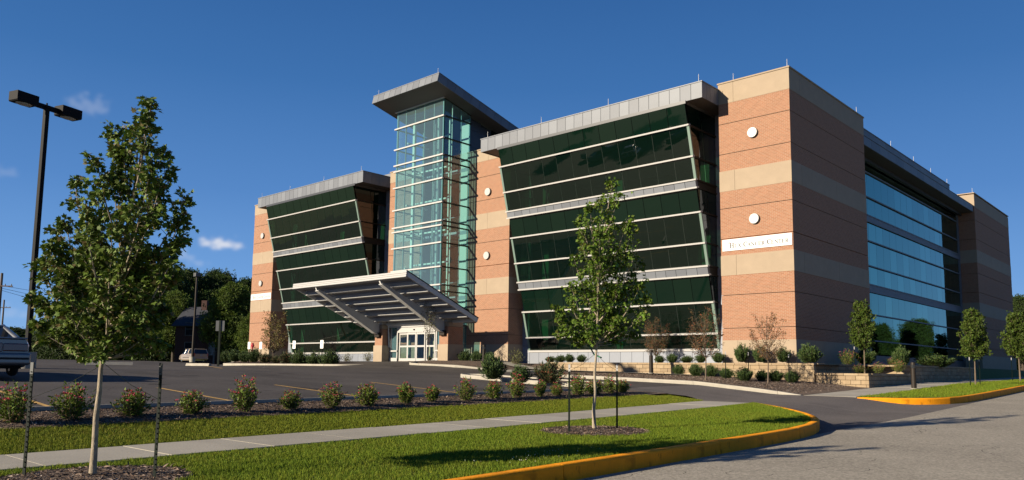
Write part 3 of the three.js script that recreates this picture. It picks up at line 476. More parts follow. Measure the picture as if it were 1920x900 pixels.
  for (let i = 0; i < 14; i++) { const q = .052 + i * (L - .052) / 14; mesh('fascia_panel', rb(RX1 - .05, RX1, -.58, -.037, q + (i ? .011 : 0), q + (L - .052) / 14 - .001), [M.metal, M.metal2][i % 2], rf); mesh('fascia_panel', rb(RX0, RX0 + .05, -.58, -.037, q + (i ? .011 : 0), q + (L - .052) / 14 - .001), M.metal, rf); }
}
// --- entrance doors
{
  const g = sub('entrance_door'); g.userData.label = 'white framed sliding glass doors with sidelights'; const D = TD - .02, fl = 2.09;
  const v = (x, w, a, b, e = .07) => mesh('frame', bx(x - w / 2, x + w / 2, a, b, D - e, D + .05), M.whitePaint, g);
  mesh('header', bx(-41.5, -36.25, 4.28, 4.4, D - .2, D + .04), M.whitePaint, g);
  mesh('header', bx(-40.72, -37.0, 3.93, 4.275, D - .14, D + .05), M.whitePaint, g);
  mesh('sensor', bx(-39.05, -38.93, 4.06, 4.14, D - .18, D - .142), M.black, g);
  for (const x of [-41.46, -40.78, -36.94]) v(x, .09, fl, 4.27);
  const xs = [-40.6, -39.72, -38.83, -37.94, -37.06];
  for (let i = 0; i < 4; i++) {
    const a = xs[i] + .015, b = xs[i + 1] - .015, off = i === 1 || i === 2 ? -.06 : 0, w = .085, z0 = D - .04 + off, z1 = D + .01 + off;
    const L = new THREE.Group(); 
    mesh('door_leaf', [bx(a, a + w, fl, 3.92, z0, z1), bx(b - w, b, fl, 3.92, z0, z1), bx(a + w, b - w, fl, fl + .17, z0, z1), bx(a + w, b - w, 3.8, 3.92, z0, z1), bx(a + w, b - w, 2.98, 3.09, z0, z1)], M.whitePaint, g);
    mesh('glass_pane', boxUV(new THREE.PlaneGeometry(b - a - 2 * w, .81).translate((a + b) / 2, fl + .575, -(z0 + .025))), M.glassDoor, g);
    mesh('glass_pane', boxUV(new THREE.PlaneGeometry(b - a - 2 * w, .71).translate((a + b) / 2, 3.445, -(z0 + .025))), M.glassDoor, g);
  }
  for (const [a, b] of [[-41.42, -40.83], [-36.9, -36.3]]) { mesh('glass_pane', bx(a, b, 2.3, 2.68, D, D + .01), M.glassTower, g); mesh('glass_pane', bx(a, b, 2.8, 4.27, D, D + .01), M.glassTower, g); mesh('frame', bx(a - .1, b + .1, 2.69, 2.79, D - .12, D + .03), M.whitePaint, g); mesh('frame', bx(a - .1, b + .1, fl - .02, 2.29, D - .1, D + .03), M.whitePaint, g); }
  const r = sub('interior'); r.userData.label = 'dim lobby behind the entrance doors';
  mesh('back_wall', bx(-41.5, -36.9, 2.08, 4.4, 37.4, 37.5), M.interiorTan, r); mesh('floor_slab', bx(-41.5, -36.85, 4.42, 4.5, TD + .1, 35.5), M.ceiling, r);
  mesh('reception_desk', bx(-40.6, -39.2, 2.08, 3.15, 35.6, 36.3), M.interiorTan, r); for (const x of [-40.2, -39.3, -38.3, -37.5]) mesh('wall_panel', bx(x - .2, x + .2, 2.1, 4.2, 37.3, 37.39), M.interiorLight, r);
  for (const x of [-40.3, -38.5, -37.6]) mesh('chair', [bx(x - .25, x + .25, 2.45, 2.52, 34.4, 34.9), bx(x - .25, x + .25, 2.52, 2.95, 34.85, 34.92), bx(x - .22, x - .17, 2.08, 2.45, 34.45, 34.5), bx(x + .17, x + .22, 2.08, 2.45, 34.45, 34.5)], M.black, r);
}
// --- canopy on two brick columns
for (const x0 of [-42.4, -36.02]) {
  const g = sub('entrance_column'), x1 = x0 + .79, d0 = 32.5, d1 = 33.75;
  mesh('stone_base', bx(x0 - .06, x1 + .06, 1.2, 3.1, d0 - .06, d1), M.stone, g); mesh('brick_shaft', bx(x0, x1, 3.1, 4.18, d0, d1), M.brick, g);
  mesh('stone_cap', rbx(x0 - .01, x1 + .01, 4.18, 4.48, d0 - .012, d1, .05, 2), M.stone, g);
  mesh('wall_lamp', rbx(x0 + .14, x0 + .64, 3.62, 3.95, d0 - .2, d0 - .005, .05, 2), M.bronze, g);
  mesh('bracket', [bx(x0 + .5, x0 + .72, 4.48, 4.78, d0 - .02, d0 + .5), bx(x0 + .16, x0 + .3, 4.48, 4.9, d0 + .1, d0 + .6)], M.whitePaint, g);
}
{
  const g = sub('entrance_canopy'); g.userData.label = 'tilted grey steel canopy with two tapered beams over the entrance';
  const X0 = -44.45, X1 = -33.15, DF = 27.43, DR = 33, YF = 6.92, YR = 4.62, tn = (YF - YR) / (DR - DF), an = Math.atan(tn), L = Math.hypot(DR - DF, YF - YR);
  const P = geo => { geo.rotateX(-an); geo.translate(0, YF, -DF); return geo; };
  const lb = (a, b, y0, y1, s0, s1) => P(boxUV(new THREE.BoxGeometry(b - a, y1 - y0, s1 - s0).translate((a + b) / 2, (y0 + y1) / 2, -(s0 + s1) / 2)));
  // front gutter in three stepped lips
  mesh('front_fascia', [lb(X0, X1, -.11, 0, 0, .1), lb(X0 + .002, X1 - .002, -.21, -.113, .03, .12), lb(X0 + .004, X1 - .004, -.33, -.213, .055, .14)], M.whitePaint, g);
  mesh('side_fascia', lb(X1 - .1, X1 - .003, -.26, -.002, .145, L), M.canopy, g); mesh('side_fascia', lb(X0 + .003, X0 + .1, -.26, -.002, .145, L), M.canopy, g);
  mesh('side_trim', lb(X1 - .05, X1 + .03, .003, .045, -.01, L), M.bronze, g); mesh('rear_fascia', lb(X0 + .1, X1 - .1, -.24, -.002, L - .1, L - .003), M.canopy, g);
  const np = 7, gap = (L - .25) / np;
  for (let i = 0; i < np; i++) { const s = .15 + i * gap; mesh('roof_sheet', lb(X0 + .1, X1 - .1, -.05, -.004, s + .06, s + gap - .005), M.canopyDeck, g); mesh('purlin', lb(X0 + .1, X1 - .1, -.3, -.055, s + .08, s + .2), M.canopyPurlin, g); }
  for (const x of [-42.0, -35.62]) { // main beams taper from the column to the tip
    const prof = [[L + .25, -.3], [L + .25, -.9], [L - .6, -1.02], [.35, -.47], [.2, -.33]].map(q => [-q[0], q[1]]);
    const sh = new THREE.Shape(prof.map(q => new THREE.Vector2(q[0], q[1]))), e = new THREE.ExtrudeGeometry(sh, { depth: .1, bevelEnabled: false }); e.rotateY(-Math.PI / 2); e.scale(1, 1, 1); // shape x -> z
    e.translate(x + .05, 0, 0); mesh('main_beam', P(boxUV(e.index ? e.toNonIndexed() : e)), M.canopy, g);
    const fl = []; for (const [q0, q1] of [[[L - .6, -1.02], [.35, -.47]], [[L + .25, -.9], [L - .6, -1.02]]]) { const len = Math.hypot(q1[0] - q0[0], q1[1] - q0[1]), a2 = Math.atan2(q1[1] - q0[1], -(q1[0] - q0[0])); const b = new THREE.BoxGeometry(.34, .035, len); b.rotateX(-a2); b.translate(x, (q0[1] + q1[1]) / 2, -(q0[0] + q1[0]) / 2); fl.push(boxUV(b)); }
    mesh('beam_flange', P(mergeGeometries(fl)), M.canopy, g);
  }
  mesh('downpipe', tubePath([[-41.3, 5.0, 32.7], [-41.3, 4.75, 32.75], [-41.5, 4.5, 32.9], [-41.52, 3, 33]], [.05]), M.canopy, g);
}
// --- shaded end: glass wall between the brick towers
{
  const g = sub('end_glazing'); g.userData.label = 'tall glass wall reflecting the sky on the shaded end'; const X = -16.2, d0 = 45.72, d1 = 71.18, n = 19, w = (d1 - d0 - .5) / n;
  ROWS.forEach(([a, b, k], ri) => {
    if (ri === 10) { b = 14.7; }
    if (k === 'p') { for (let c = 0; c < 12; c++) { const ww = (d1 - d0) / 12; mesh('metal_panel', bx(X - .05, X + .06, a + .02, b - .02, d0 + c * ww + .005, d0 + (c + 1) * ww - .005), M.metal2, g); } return; }
    for (let c = 0; c < n; c++) { const t = (hash(c + 9, ri * 3) - .5) * .006, q = new THREE.PlaneGeometry(w - .02, b - a - .04); q.rotateY(Math.PI / 2); q.rotateZ(t); q.rotateY(t * .7); q.translate(X, (a + b) / 2, -(d0 + (c + .5) * w)); mesh('glass_pane', q, hash(c, ri) < .22 ? M.glassSide2 : M.glassSide, g); }
  });
  for (const [a, , k] of ROWS.slice(1)) mesh('mullion_cap', bx(X - .03, X + .09, a - .035, a + .035, d0, d1 - .5), M.metal2, g);
  mesh('mullion', Array.from({ length: n - 1 }, (_, c) => bx(X - .1, X - .015, 2.6, 14.7, d0 + (c + 1) * w - .02, d0 + (c + 1) * w + .02)), M.joint, g);
  for (let y = .6; y < 14.7; y += 1.4) mesh('wall_panel', bx(X - .05, X + .04, y + .005, Math.min(14.7, y + 1.4) - .005, d1 - .5, d1), M.metal2, g);
  for (let c = 0; c < 24; c++) { const ww = (d1 - d0) / 24; mesh('wall_panel', bx(X - .06, X + .05, .6, 2.72, d0 + c * ww + .005, d0 + (c + 1) * ww - .005), M.darkMetal, g); }
  const r = sub('interior'); for (const [ya, yb] of [[1.8, 2.0], [6.5, 7.0], [10.85, 11.3], [14.75, 15.1]]) mesh('floor_slab', bx(X - 8, X - .15, ya, yb, d0, d1), M.carpet, r);
  for (const y of [5.3, 9.8, 14.05]) mesh('ceiling', bx(X - 8, X - .3, y, y + .05, d0, d1), M.ceiling, r);
  mesh('back_wall', bx(X - 8, X - 7.8, 1, 15, d0, d1), M.interior, r); mesh('end_wall', bx(X - 8, X - .2, 1, 15, d0 - .1, d0 - .03), M.interior, r); mesh('end_wall', bx(X - 8, X - .2, 1, 15, d1 + .02, d1 + .1), M.interior, r);
  const e = sub('roof_edge'); e.userData.label = 'two-tier metal roof edge on the shaded end';
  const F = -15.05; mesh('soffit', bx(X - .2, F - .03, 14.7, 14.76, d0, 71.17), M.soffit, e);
  mesh('head_trim', bx(X + .1, X + .3, 14.5, 14.695, d0, 71.17), M.darkMetal, e);
  for (let i = 0; i < 17; i++) { const l = (71.17 - d0) / 17; mesh('fascia_panel', bx(F - .05, F, 14.72, 15.24, d0 + i * l + .005, d0 + (i + 1) * l - .005), [M.metal, M.metal2, M.metal3][i % 3], e); }
  for (let i = 0; i < 13; i++) { const l = (64.45 - d0) / 13; mesh('fascia_panel', bx(F - .11, F - .06, 15.262, 15.68, d0 + i * l + .005, d0 + (i + 1) * l - .005), [M.metal2, M.metal, M.metal3][i % 3], e); }
  mesh('drip_edge', bx(F - .3, F + .03, 15.243, 15.26, d0, 71.17), M.metal3, e); mesh('drip_edge', bx(F - .4, F - .03, 15.683, 15.73, d0, 64.5), M.metal3, e); mesh('core', bx(X - .1, F - .12, 14.78, 15.22, d0, 71.17), M.joint, e); mesh('core', bx(X - .1, F - .14, 15.25, 15.66, d0, 64.4), M.joint, e);
}
// lightning rods along the roof edges
{
  const pts = []; for (const x of [-33.6, -29.2, -24.4, -18.9]) pts.push([x, 15.95, 34]); for (const x of [-60.6, -56.2, -51.4, -46.6]) pts.push([x, 15.95, 34]);
  for (const x of [-17.9, -15.1]) pts.push([x, 16.24, 35.7]); pts.push([-15.05, 16.24, 44.9], [-64, 16.05, 35.8], [-15.1, 16.32, 71.4], [-41.9, 20.0, 31.8], [-35.9, 20.0, 31.8]);
  for (const d of [46.1, 51.3, 56, 60, 64.2]) pts.push([-15.2, 15.73, d]);
  for (const [x, y, d] of pts) part('lightning_rod', [cyl(x, y, y + .42, d, .016, .009, 6), cyl(x, y - .02, y + .04, d, .04, .04, 8)], M.capWhite);
}
// ------------------------------------------------------------------ plants: builders
function shapeGeo(pts, fold = .2, droop = .15) { const g = new THREE.ShapeGeometry(new THREE.Shape(pts.map(p => new THREE.Vector2(...p)))), p = g.attributes.position; for (let i = 0; i < p.count; i++) p.setZ(i, Math.abs(p.getX(i)) * fold - p.getY(i) ** 2 * droop); g.computeVertexNormals(); return g; }
const G_MAPLE = shapeGeo([[0, 0], [.2, -.03], [.5, .2], [.33, .34], [.56, .62], [.22, .57], [0, 1], [-.22, .57], [-.56, .62], [-.33, .34], [-.5, .2], [-.2, -.03]]);
const G_LEAF = shapeGeo([[0, 0], [.2, .25], [.22, .55], [0, 1], [-.22, .55], [-.2, .25]]);
const G_NEEDLE = shapeGeo([[0, 0], [.13, .3], [0, 1], [-.13, .3]], .3, .1);
const G_CLUSTER = (() => { const gs = []; let s = 7; const r = () => { s = (s * 1103515245 + 12345) >>> 0; return s / 4294967296; }; for (let i = 0; i < 7; i++) { const g = G_LEAF.clone(); g.scale(.55, .55, .55); g.rotateX((r() - .5) * 2.4); g.rotateZ((r() - .5) * 2.6); g.rotateY(r() * 6.3); g.translate((r() - .5) * .75, (r() - .5) * .75, (r() - .5) * .75); gs.push(g); } return mergeGeometries(gs); })();
const V3 = (x, y, z) => new THREE.Vector3(x, y, z);
function leaves(name, parent, geo, mat, list) { // list: {p, t (tip direction), s, c}
  const m = new THREE.InstancedMesh(geo, mat, list.length), X = V3(), Y = V3(), Z = V3(), mat4 = new THREE.Matrix4(); m.name = name; m.userData.kind = 'stuff';
  list.forEach((l, i) => {
    Y.copy(l.t).normalize(); Z.set(gauss(), gauss() + (l.up ?? .6), gauss()); Z.addScaledVector(Y, -Z.dot(Y)).normalize(); X.crossVectors(Y, Z); mat4.makeBasis(X.multiplyScalar(l.s * (l.w ?? 1)), Y.multiplyScalar(l.s), Z.multiplyScalar(l.s)); mat4.setPosition(l.p); m.setMatrixAt(i, mat4); m.setColorAt(i, l.c);
  });
  parent.add(m); return m;
}
const FOL = 1;
const vary = (b, v = .25, h = .12) => { const k = 1 + (rnd() * 2 - 1) * v, q = (rnd() * 2 - 1) * h; return col(b[0] * k * (1 + q) * FOL, b[1] * k * FOL, b[2] * k * (1 - q) * FOL); };
// a young tree: trunk path and plumes of leaves reaching from the trunk to given tips (all local, three.js axes)
function youngTree(name, label, category, base, o, group) {
  const t = thing(name, label, category, base, 0, group), trunk = o.trunk.map(p => V3(...p)), geos = [], L = [];
  const loc = (v) => [v.x, v.y, -v.z];
  geos.push(tubePath(trunk.map(loc), trunk.map((_, i) => o.r * (1 - .88 * i / (trunk.length - 1)) * (i === 0 ? 1.2 : 1)), 9));
  const onTrunk = h => { for (let i = 1; i < trunk.length; i++) if (h <= trunk[i].y || i === trunk.length - 1) return trunk[i - 1].clone().lerp(trunk[i], Math.min(1, Math.max(0, (h - trunk[i - 1].y) / (trunk[i].y - trunk[i - 1].y)))); };
  for (const tip of o.tips) {
    const T = V3(...tip), hor = Math.hypot(T.x - onTrunk(T.y).x, T.z - onTrunk(T.y).z), h0 = Math.max(o.clear * rr(.94, 1.03), T.y - hor * rr(1.15, 1.7) - (o.lift ?? .35)), A = onTrunk(h0);
    const C = A.clone().lerp(T, .5); C.y -= .12 * A.distanceTo(T); const d0 = T.clone().sub(A); C.x += d0.x * .14; C.z += d0.z * .14;
    const cv = new THREE.QuadraticBezierCurve3(A, C, T), len = A.distanceTo(T), pts = cv.getPoints(7), rb = o.r * .34 * Math.min(1, len / 1.3);
    geos.push(tubePath(pts.map(loc), pts.map((_, i) => rb * (1 - .85 * i / 7) + .002), 5));
    const n = Math.round(len * 15), per = o.density / 15;
    for (let i = 0; i < n; i++) { // twigs along the limb, each with its own cluster of leaves
      const u = i === 0 ? 1 : .2 + .8 * Math.pow(rnd(), .8), q = cv.getPoint(Math.min(1, u)), R = o.spread * (.35 + 1.15 * Math.sin(Math.PI * Math.min(1, 1.06 - u * .93))) * (u > .85 ? .6 : 1);
      const off = V3(gauss(), gauss() * .6 + .5, gauss()).multiplyScalar(R * 1.25), e = q.clone().add(off); if (e.y < o.clear * .9) e.y = o.clear * .9 + rnd() * .3;
      geos.push(tube(loc(q), loc(e), .0045, .0018, 3));
      const m = per * rr(.55, 1.45), cr = o.leaf * .95;
      for (let k = 0; k < m; k++) { const w = rr(.35, 1.08), j = V3(gauss(), gauss() * .8, gauss()).multiplyScalar(cr), p = q.clone().lerp(e, w).add(j); L.push({ p, t: j.clone().normalize().multiplyScalar(.7).add(off.clone().normalize().multiplyScalar(.5)).add(V3(gauss() * .3, -.45 + gauss() * .4, gauss() * .3)), s: o.leaf * rr(.6, 1.3), c: vary(rnd() < (o.altP ?? .1) ? o.alt : o.color, .32) }); }
    }
  }
  mesh('trunk', geos, o.bark ?? M.bark, t);
  leaves('crown', t, o.geo ?? G_MAPLE, o.mat ?? M.leaf, L);
  return t;
}
const randomTips = (n, h0, h1, w, prof) => Array.from({ length: n }, (_, i) => { const f = (i + .5) / n, y = h0 + (h1 - h0) * f, a = i * 2.399 + rnd(), r = w * prof(f) * rr(.6, 1.05); return [Math.cos(a) * r, y, Math.sin(a) * r]; });
function bigTree(name, label, [x, d], h, w, color, n, group, o = {}) { // grown tree: limbs carrying clumps of foliage
  const y = (o.y ?? G(x, d)) - .1, t = thing(name, label, 'tree', [x, y, d], 0, group), L = [], geos = [tubePath([[0, 0, 0], [.1, h * .25, .05], [0, h * .55, 0], [.05, h * .85, 0]], [h * .028, h * .02, h * .014, .04], 8)];
  const cl = o.clumps ?? 26;
  for (let i = 0; i < cl; i++) {
    const f = (i + rnd()) / cl, yy = h * (.2 + .74 * f), a = i * 2.399 + rnd() * .8, prof = Math.pow(Math.sin(Math.PI * Math.min(1, .2 + f * .78)), .65), r = w / 2 * prof * rr(.45, .85), c = V3(Math.cos(a) * r, yy, Math.sin(a) * r), R = w * rr(.13, .22) * (.65 + .35 * prof);
    geos.push(tubePath([[0, yy * .62 + h * .05, 0], [c.x * .5, yy * .85, -c.z * .5], [c.x, c.y, -c.z]], [h * .009, h * .006, .03], 5));
    for (let k = 0; k < n / cl; k++) { const v = V3(gauss(), gauss() * .75, gauss()); if (v.length() < .5 && rnd() < .6) v.multiplyScalar(1.8); const p = c.clone().addScaledVector(v, R); L.push({ p, t: v.clone().add(V3(gauss() * .4, -.2, gauss() * .4)), s: (o.leaf ?? .5) * rr(.6, 1.25), c: vary(color, .3, .15) }); }
  }
  mesh('trunk', geos, M.barkDark, t); leaves('crown', t, G_CLUSTER, M.leafDull, L); return t;
}
function shrubOf(name, label, category, base, w, h, o, group) { // leafy sprays on woody stems
  const t = thing(name, label, category, base, 0, group), L = [], geos = [], n = o.stems ?? 26;
  for (let i = 0; i < n; i++) {
    const a = i * 2.399 + rnd() * .6, f = Math.sqrt((i + .5) / n), len = rr(.6, 1.22), tip = V3(Math.cos(a) * w / 2 * f * len, h * (1 - .5 * f * f) * rr(.72, 1.08), Math.sin(a) * w / 2 * f * len), A = V3(tip.x * .15, 0, tip.z * .15), C = V3(tip.x * .75, tip.y * .35, tip.z * .75), cv = new THREE.QuadraticBezierCurve3(A, C, tip);
    geos.push(tubePath(cv.getPoints(4).map(v => [v.x, v.y, -v.z]), [.007, .006, .005, .004, .002], 4));
    for (let k = 0; k < (o.per ?? 40); k++) { const u = rr(o.from ?? .12, 1.03), q = cv.getPoint(Math.min(1, u)), dir = cv.getTangent(Math.min(1, u)), v = V3(gauss(), gauss(), gauss()); q.addScaledVector(v, (o.fluff ?? .05) * w); if (q.y < .01) q.y = .02; L.push({ p: q, t: dir.multiplyScalar(o.along ?? 1).add(v.multiplyScalar(.8)), s: o.leaf * rr(.7, 1.3), w: o.thin ?? 1, c: vary(rnd() < (o.altP ?? 0) ? o.alt : o.color, .3) }); }
    if (o.flower && rnd() < (o.flowerP ?? .5)) for (let k = 0; k < 16; k++) { const v = V3(gauss(), gauss() * .35, gauss()).multiplyScalar(.028); L.push({ p: tip.clone().add(v).add(V3(0, .02, 0)), t: V3(gauss(), gauss() * .4, gauss()), s: .026 * rr(.8, 1.3), c: vary(o.flower, .3) }); }
  }
  mesh('stem', geos, M.bark, t); leaves('foliage', t, o.geo ?? G_NEEDLE, o.mat ?? M.needle, L); return t;
}
// ------------------------------------------------------------------ the two maples on the near lawn
function mapleFromPixels(label, baseXD, depth, trunkPx, tipPx, extra, o) {
  const by = G(...baseXD), b = [baseXD[0], by, baseXD[1]], L = (px, py, dz = 0) => { const q = at(px, py, depth + dz); return [q[0] - b[0], Math.max(0, q[1] - b[1]), -(q[2] - b[2])]; };
  const trunk = trunkPx.map(p => L(...p)); trunk[0] = [0, -.05, 0];
  const tips = [...tipPx.map(([x, y]) => L(x, y, gauss() * .38)), ...extra.map(([x, y]) => L(x, y, rr(-.8, .8)))];
  return youngTree('young_maple', label, 'tree', b, { trunk, tips, ...o }, 'young maples staked on the lawn strip');
}
mapleFromPixels('nearest young maple, tallest in view, on the lawn at far left', [-9.26, 3.34], 8.5,
  [[172, 900], [177, 840], [180, 780], [186, 735], [189, 690], [206, 600], [228, 480], [250, 360], [270, 260], [284, 200]],
  [[284, 190], [262, 240], [228, 243], [207, 246], [246, 300], [305, 290], [322, 325], [345, 374], [340, 410], [338, 450], [300, 350], [140, 338], [182, 300], [124, 415], [104, 434], [76, 490], [92, 458], [62, 560], [66, 610], [322, 470], [272, 420], [240, 400], [215, 330], [160, 400], [192, 460], [265, 500], [300, 540], [130, 520], [108, 600], [88, 632], [322, 520], [200, 545]],
  [[260, 600], [290, 610], [160, 630], [230, 640], [180, 668], [140, 655], [255, 650], [295, 645], [150, 480], [230, 520], [120, 560], [200, 600], [310, 580], [250, 450], [280, 330], [185, 380], [270, 560], [210, 440]],
  { r: .037, clear: 1.33, density: 350, spread: .1, leaf: .051, color: [.088, .135, .016], alt: [.13, .11, .04], altP: .12, bark: M.barkPale, lift: .4 });
mapleFromPixels('young maple in a round mulch ring near the driveway', [-8.85, 11.88], 14.5,
  [[1115, 808], [1113, 770], [1116, 735], [1115, 700], [1118, 660], [1122, 560], [1130, 450], [1140, 390], [1147, 348]],
  [[1147, 345], [1157, 374], [1128, 377], [1107, 390], [1088, 407], [1176, 412], [1184, 436], [1090, 450], [1076, 482], [1195, 462], [1200, 492], [1072, 536], [1040, 575], [1048, 598], [1044, 630], [1205, 525], [1216, 560], [1206, 587], [1190, 625], [1085, 640], [1150, 640]],
  [[1120, 470], [1150, 470], [1160, 520], [1100, 540], [1130, 580], [1165, 580], [1090, 590], [1110, 630], [1140, 610], [1170, 610], [1065, 605], [1180, 545], [1125, 420], [1145, 430], [1105, 500], [1150, 550], [1070, 570]],
  { r: .036, clear: 1.62, density: 260, spread: .12, leaf: .054, color: [.085, .145, .014], alt: [.11, .12, .025], altP: .12, bark: M.barkPale, lift: .4 });
// ------------------------------------------------------------------ street trees on the right lawn
const pear = f => .25 + .9 * Math.sin(Math.PI * Math.min(1, .18 + f * .72)) * (1 - f * .45);
{
  const h = 3.35, t0 = youngTree('street_tree', 'small staked tree on the far lawn beyond the bollard', 'tree', [-8.6, G(-8.6, 39.4), 39.4], { trunk: [[0, -.05, 0], [.02, 1.1, 0], [0, 2.2, .02], [0, h - .1, 0]], tips: randomTips(46, 1.25, h, .68, pear), r: .035, clear: 1.15, density: 215, spread: .125, leaf: .072, color: [.055, .09, .011], alt: [.08, .10, .016], bark: M.bark, lift: .25 }, 'staked trees along the far lawn');
  t0.scale.set(.9, 1, .9); copy(t0, [-8.65, G(-8.65, 49.3), 49.3], 2.1, 'small staked tree on the far lawn, cut by the right photo edge', 1.1);
  copy(t0, [-12.6, 1.56, 37.4], 1.2, 'small staked tree rising from the terrace at the dark brick corner', [.85, 1.02, .85]);
  copy(t0, [-8.65, G(-8.65, 60), 60], 4.1, 'small tree farthest along the far lawn, mirrored in the end glass', 1.1);
}
{ const src = scene.getObjectByName('street_tree'); [72, 83, 95].forEach((d, i) => copy(src, [-8.65, G(-8.65, d), d], i * 2 + .4, `staked tree far along the lawn, mirrored in the end glass, ${['nearest', 'middle', 'farthest'][i]} of three`, 1.25)); }
// thin reddish trees in the far bed
{
  const tr = (r1) => randomTips(30, 1.15, 3.0, .62, f => .5 + .6 * Math.sin(Math.PI * (.15 + .75 * f)));
  const mk = (px, py, label, h, color, density) => { const p = hit(px, py, .12); return youngTree('serviceberry_tree', label, 'tree', [p[0], G(...p) + .1, p[1]], { trunk: [[0, -.05, 0], [.03, .9, 0], [-.02, 1.8, .02], [0, h - .1, 0]], tips: randomTips(30, 1.15, h, .68, f => .5 + .6 * Math.sin(Math.PI * (.15 + .75 * f))), r: .03, clear: .95, density, spread: .13, leaf: .062, geo: G_LEAF, color, alt: [.2, .075, .035], altP: .3, bark: M.bark, lift: .3 }, 'thin reddish trees in the far mulch bed'); };
  mk(1440, 718, 'thin tree with rusty leaves in front of the lit brick corner', 2.95, [.15, .095, .035], 50);
  mk(1323, 713, 'thin reddish tree in front of the right end of the right glass wing', 3.0, [.10, .07, .03], 72);
  mk(1229, 700, 'thin dark tree beside the bollard in the far mulch bed', 2.95, [.08, .072, .026], 85);
}
{ // small trees near the building
  const y = 1.98; youngTree('ornamental_tree', 'slim yellow-green tree before the left brick tower', 'tree', [...(() => { const q = onPlaneD(512, 672, 32.5); return [q[0], 1.95, 32.5]; })()], { trunk: [[0, -.05, 0], [0, .8, 0], [.05, 1.8, 0], [.05, 3.6, 0]], tips: randomTips(26, 1.4, 4.1, 1.0, f => .5 + .65 * Math.sin(Math.PI * (.2 + .6 * f))), r: .04, clear: .7, density: 34, spread: .16, leaf: .13, geo: G_LEAF, color: [.13, .115, .03], alt: [.16, .10, .035], altP: .3, bark: M.bark, lift: .5 });
  const q = onPlaneD(803, 681, 30.9); youngTree('sapling', 'bare thin sapling in front of the entrance doors', 'tree', [q[0], G(q[0], 30.9) + .05, 30.9], { trunk: [[0, -.05, 0], [.02, 1, 0], [.05, 2, .03], [.15, 3.4, 0]], tips: randomTips(12, 1.9, 3.9, .6, f => .8), r: .02, clear: 1.2, density: 26, spread: .12, leaf: .085, geo: G_LEAF, color: [.075, .09, .03], alt: [.12, .1, .04], bark: M.bark, lift: .7 });
}
// ------------------------------------------------------------------ spirea in the flower bed
const SP = { stems: 34, per: 44, from: .12, leaf: .052, geo: G_LEAF, mat: M.leaf, color: [.10, .15, .018], alt: [.17, .10, .04], altP: .14, fluff: .055, flower: [.55, .06, .12], along: .7 };
{
  const D = [3.95, 4.83, 5.83, 6.89, 7.97, 9.0, 9.95, 10.95, 12.1, 13.0, 14.1, 15.15, 16.05, 17, 17.8, 18.7, 19.5, 20.4, 21.1], names = ['first', 'second', 'third', 'fourth', 'fifth', 'sixth', 'seventh', 'eighth', 'ninth', 'tenth', 'eleventh', 'twelfth', 'thirteenth', 'fourteenth', 'fifteenth', 'sixteenth', 'seventeenth', 'eighteenth', 'nineteenth'];
  const protos = [[.66, .62, .45], [.58, .5, .62], [.6, .66, .7], [.46, .5, .4]].map(([w, h, p], i) => ({ ...SP, flowerP: p, w, h }));
  const made = []; const pick = [0, 0, 1, 1, 2, 1, 2, 1, 3, 3, 0, 1, 2, 3, 3, 0, 1, 0, 1];
  D.forEach((d, i) => { const x = -14.45 + (hash(i, 4) - .5) * .12 - (d > 11 ? .12 : 0), k = pick[i], label = `spirea bush ${i < 9 ? 'with pink flower heads' : 'with faded flower heads'}, ${names[i]} from the left in the bed`, y = G(x, d) + .02; if (!made[k]) made[k] = shrubOf('spirea_bush', label, 'shrub', [x, y, d], protos[k].w, protos[k].h, protos[k], 'spirea bushes along the flower bed'); else copy(made[k], [x, y, d], i * 1.7, label, [.78 + .3 * hash(i, 2), .72 + .3 * hash(i, 8), .78 + .3 * hash(i, 2)]); });
}
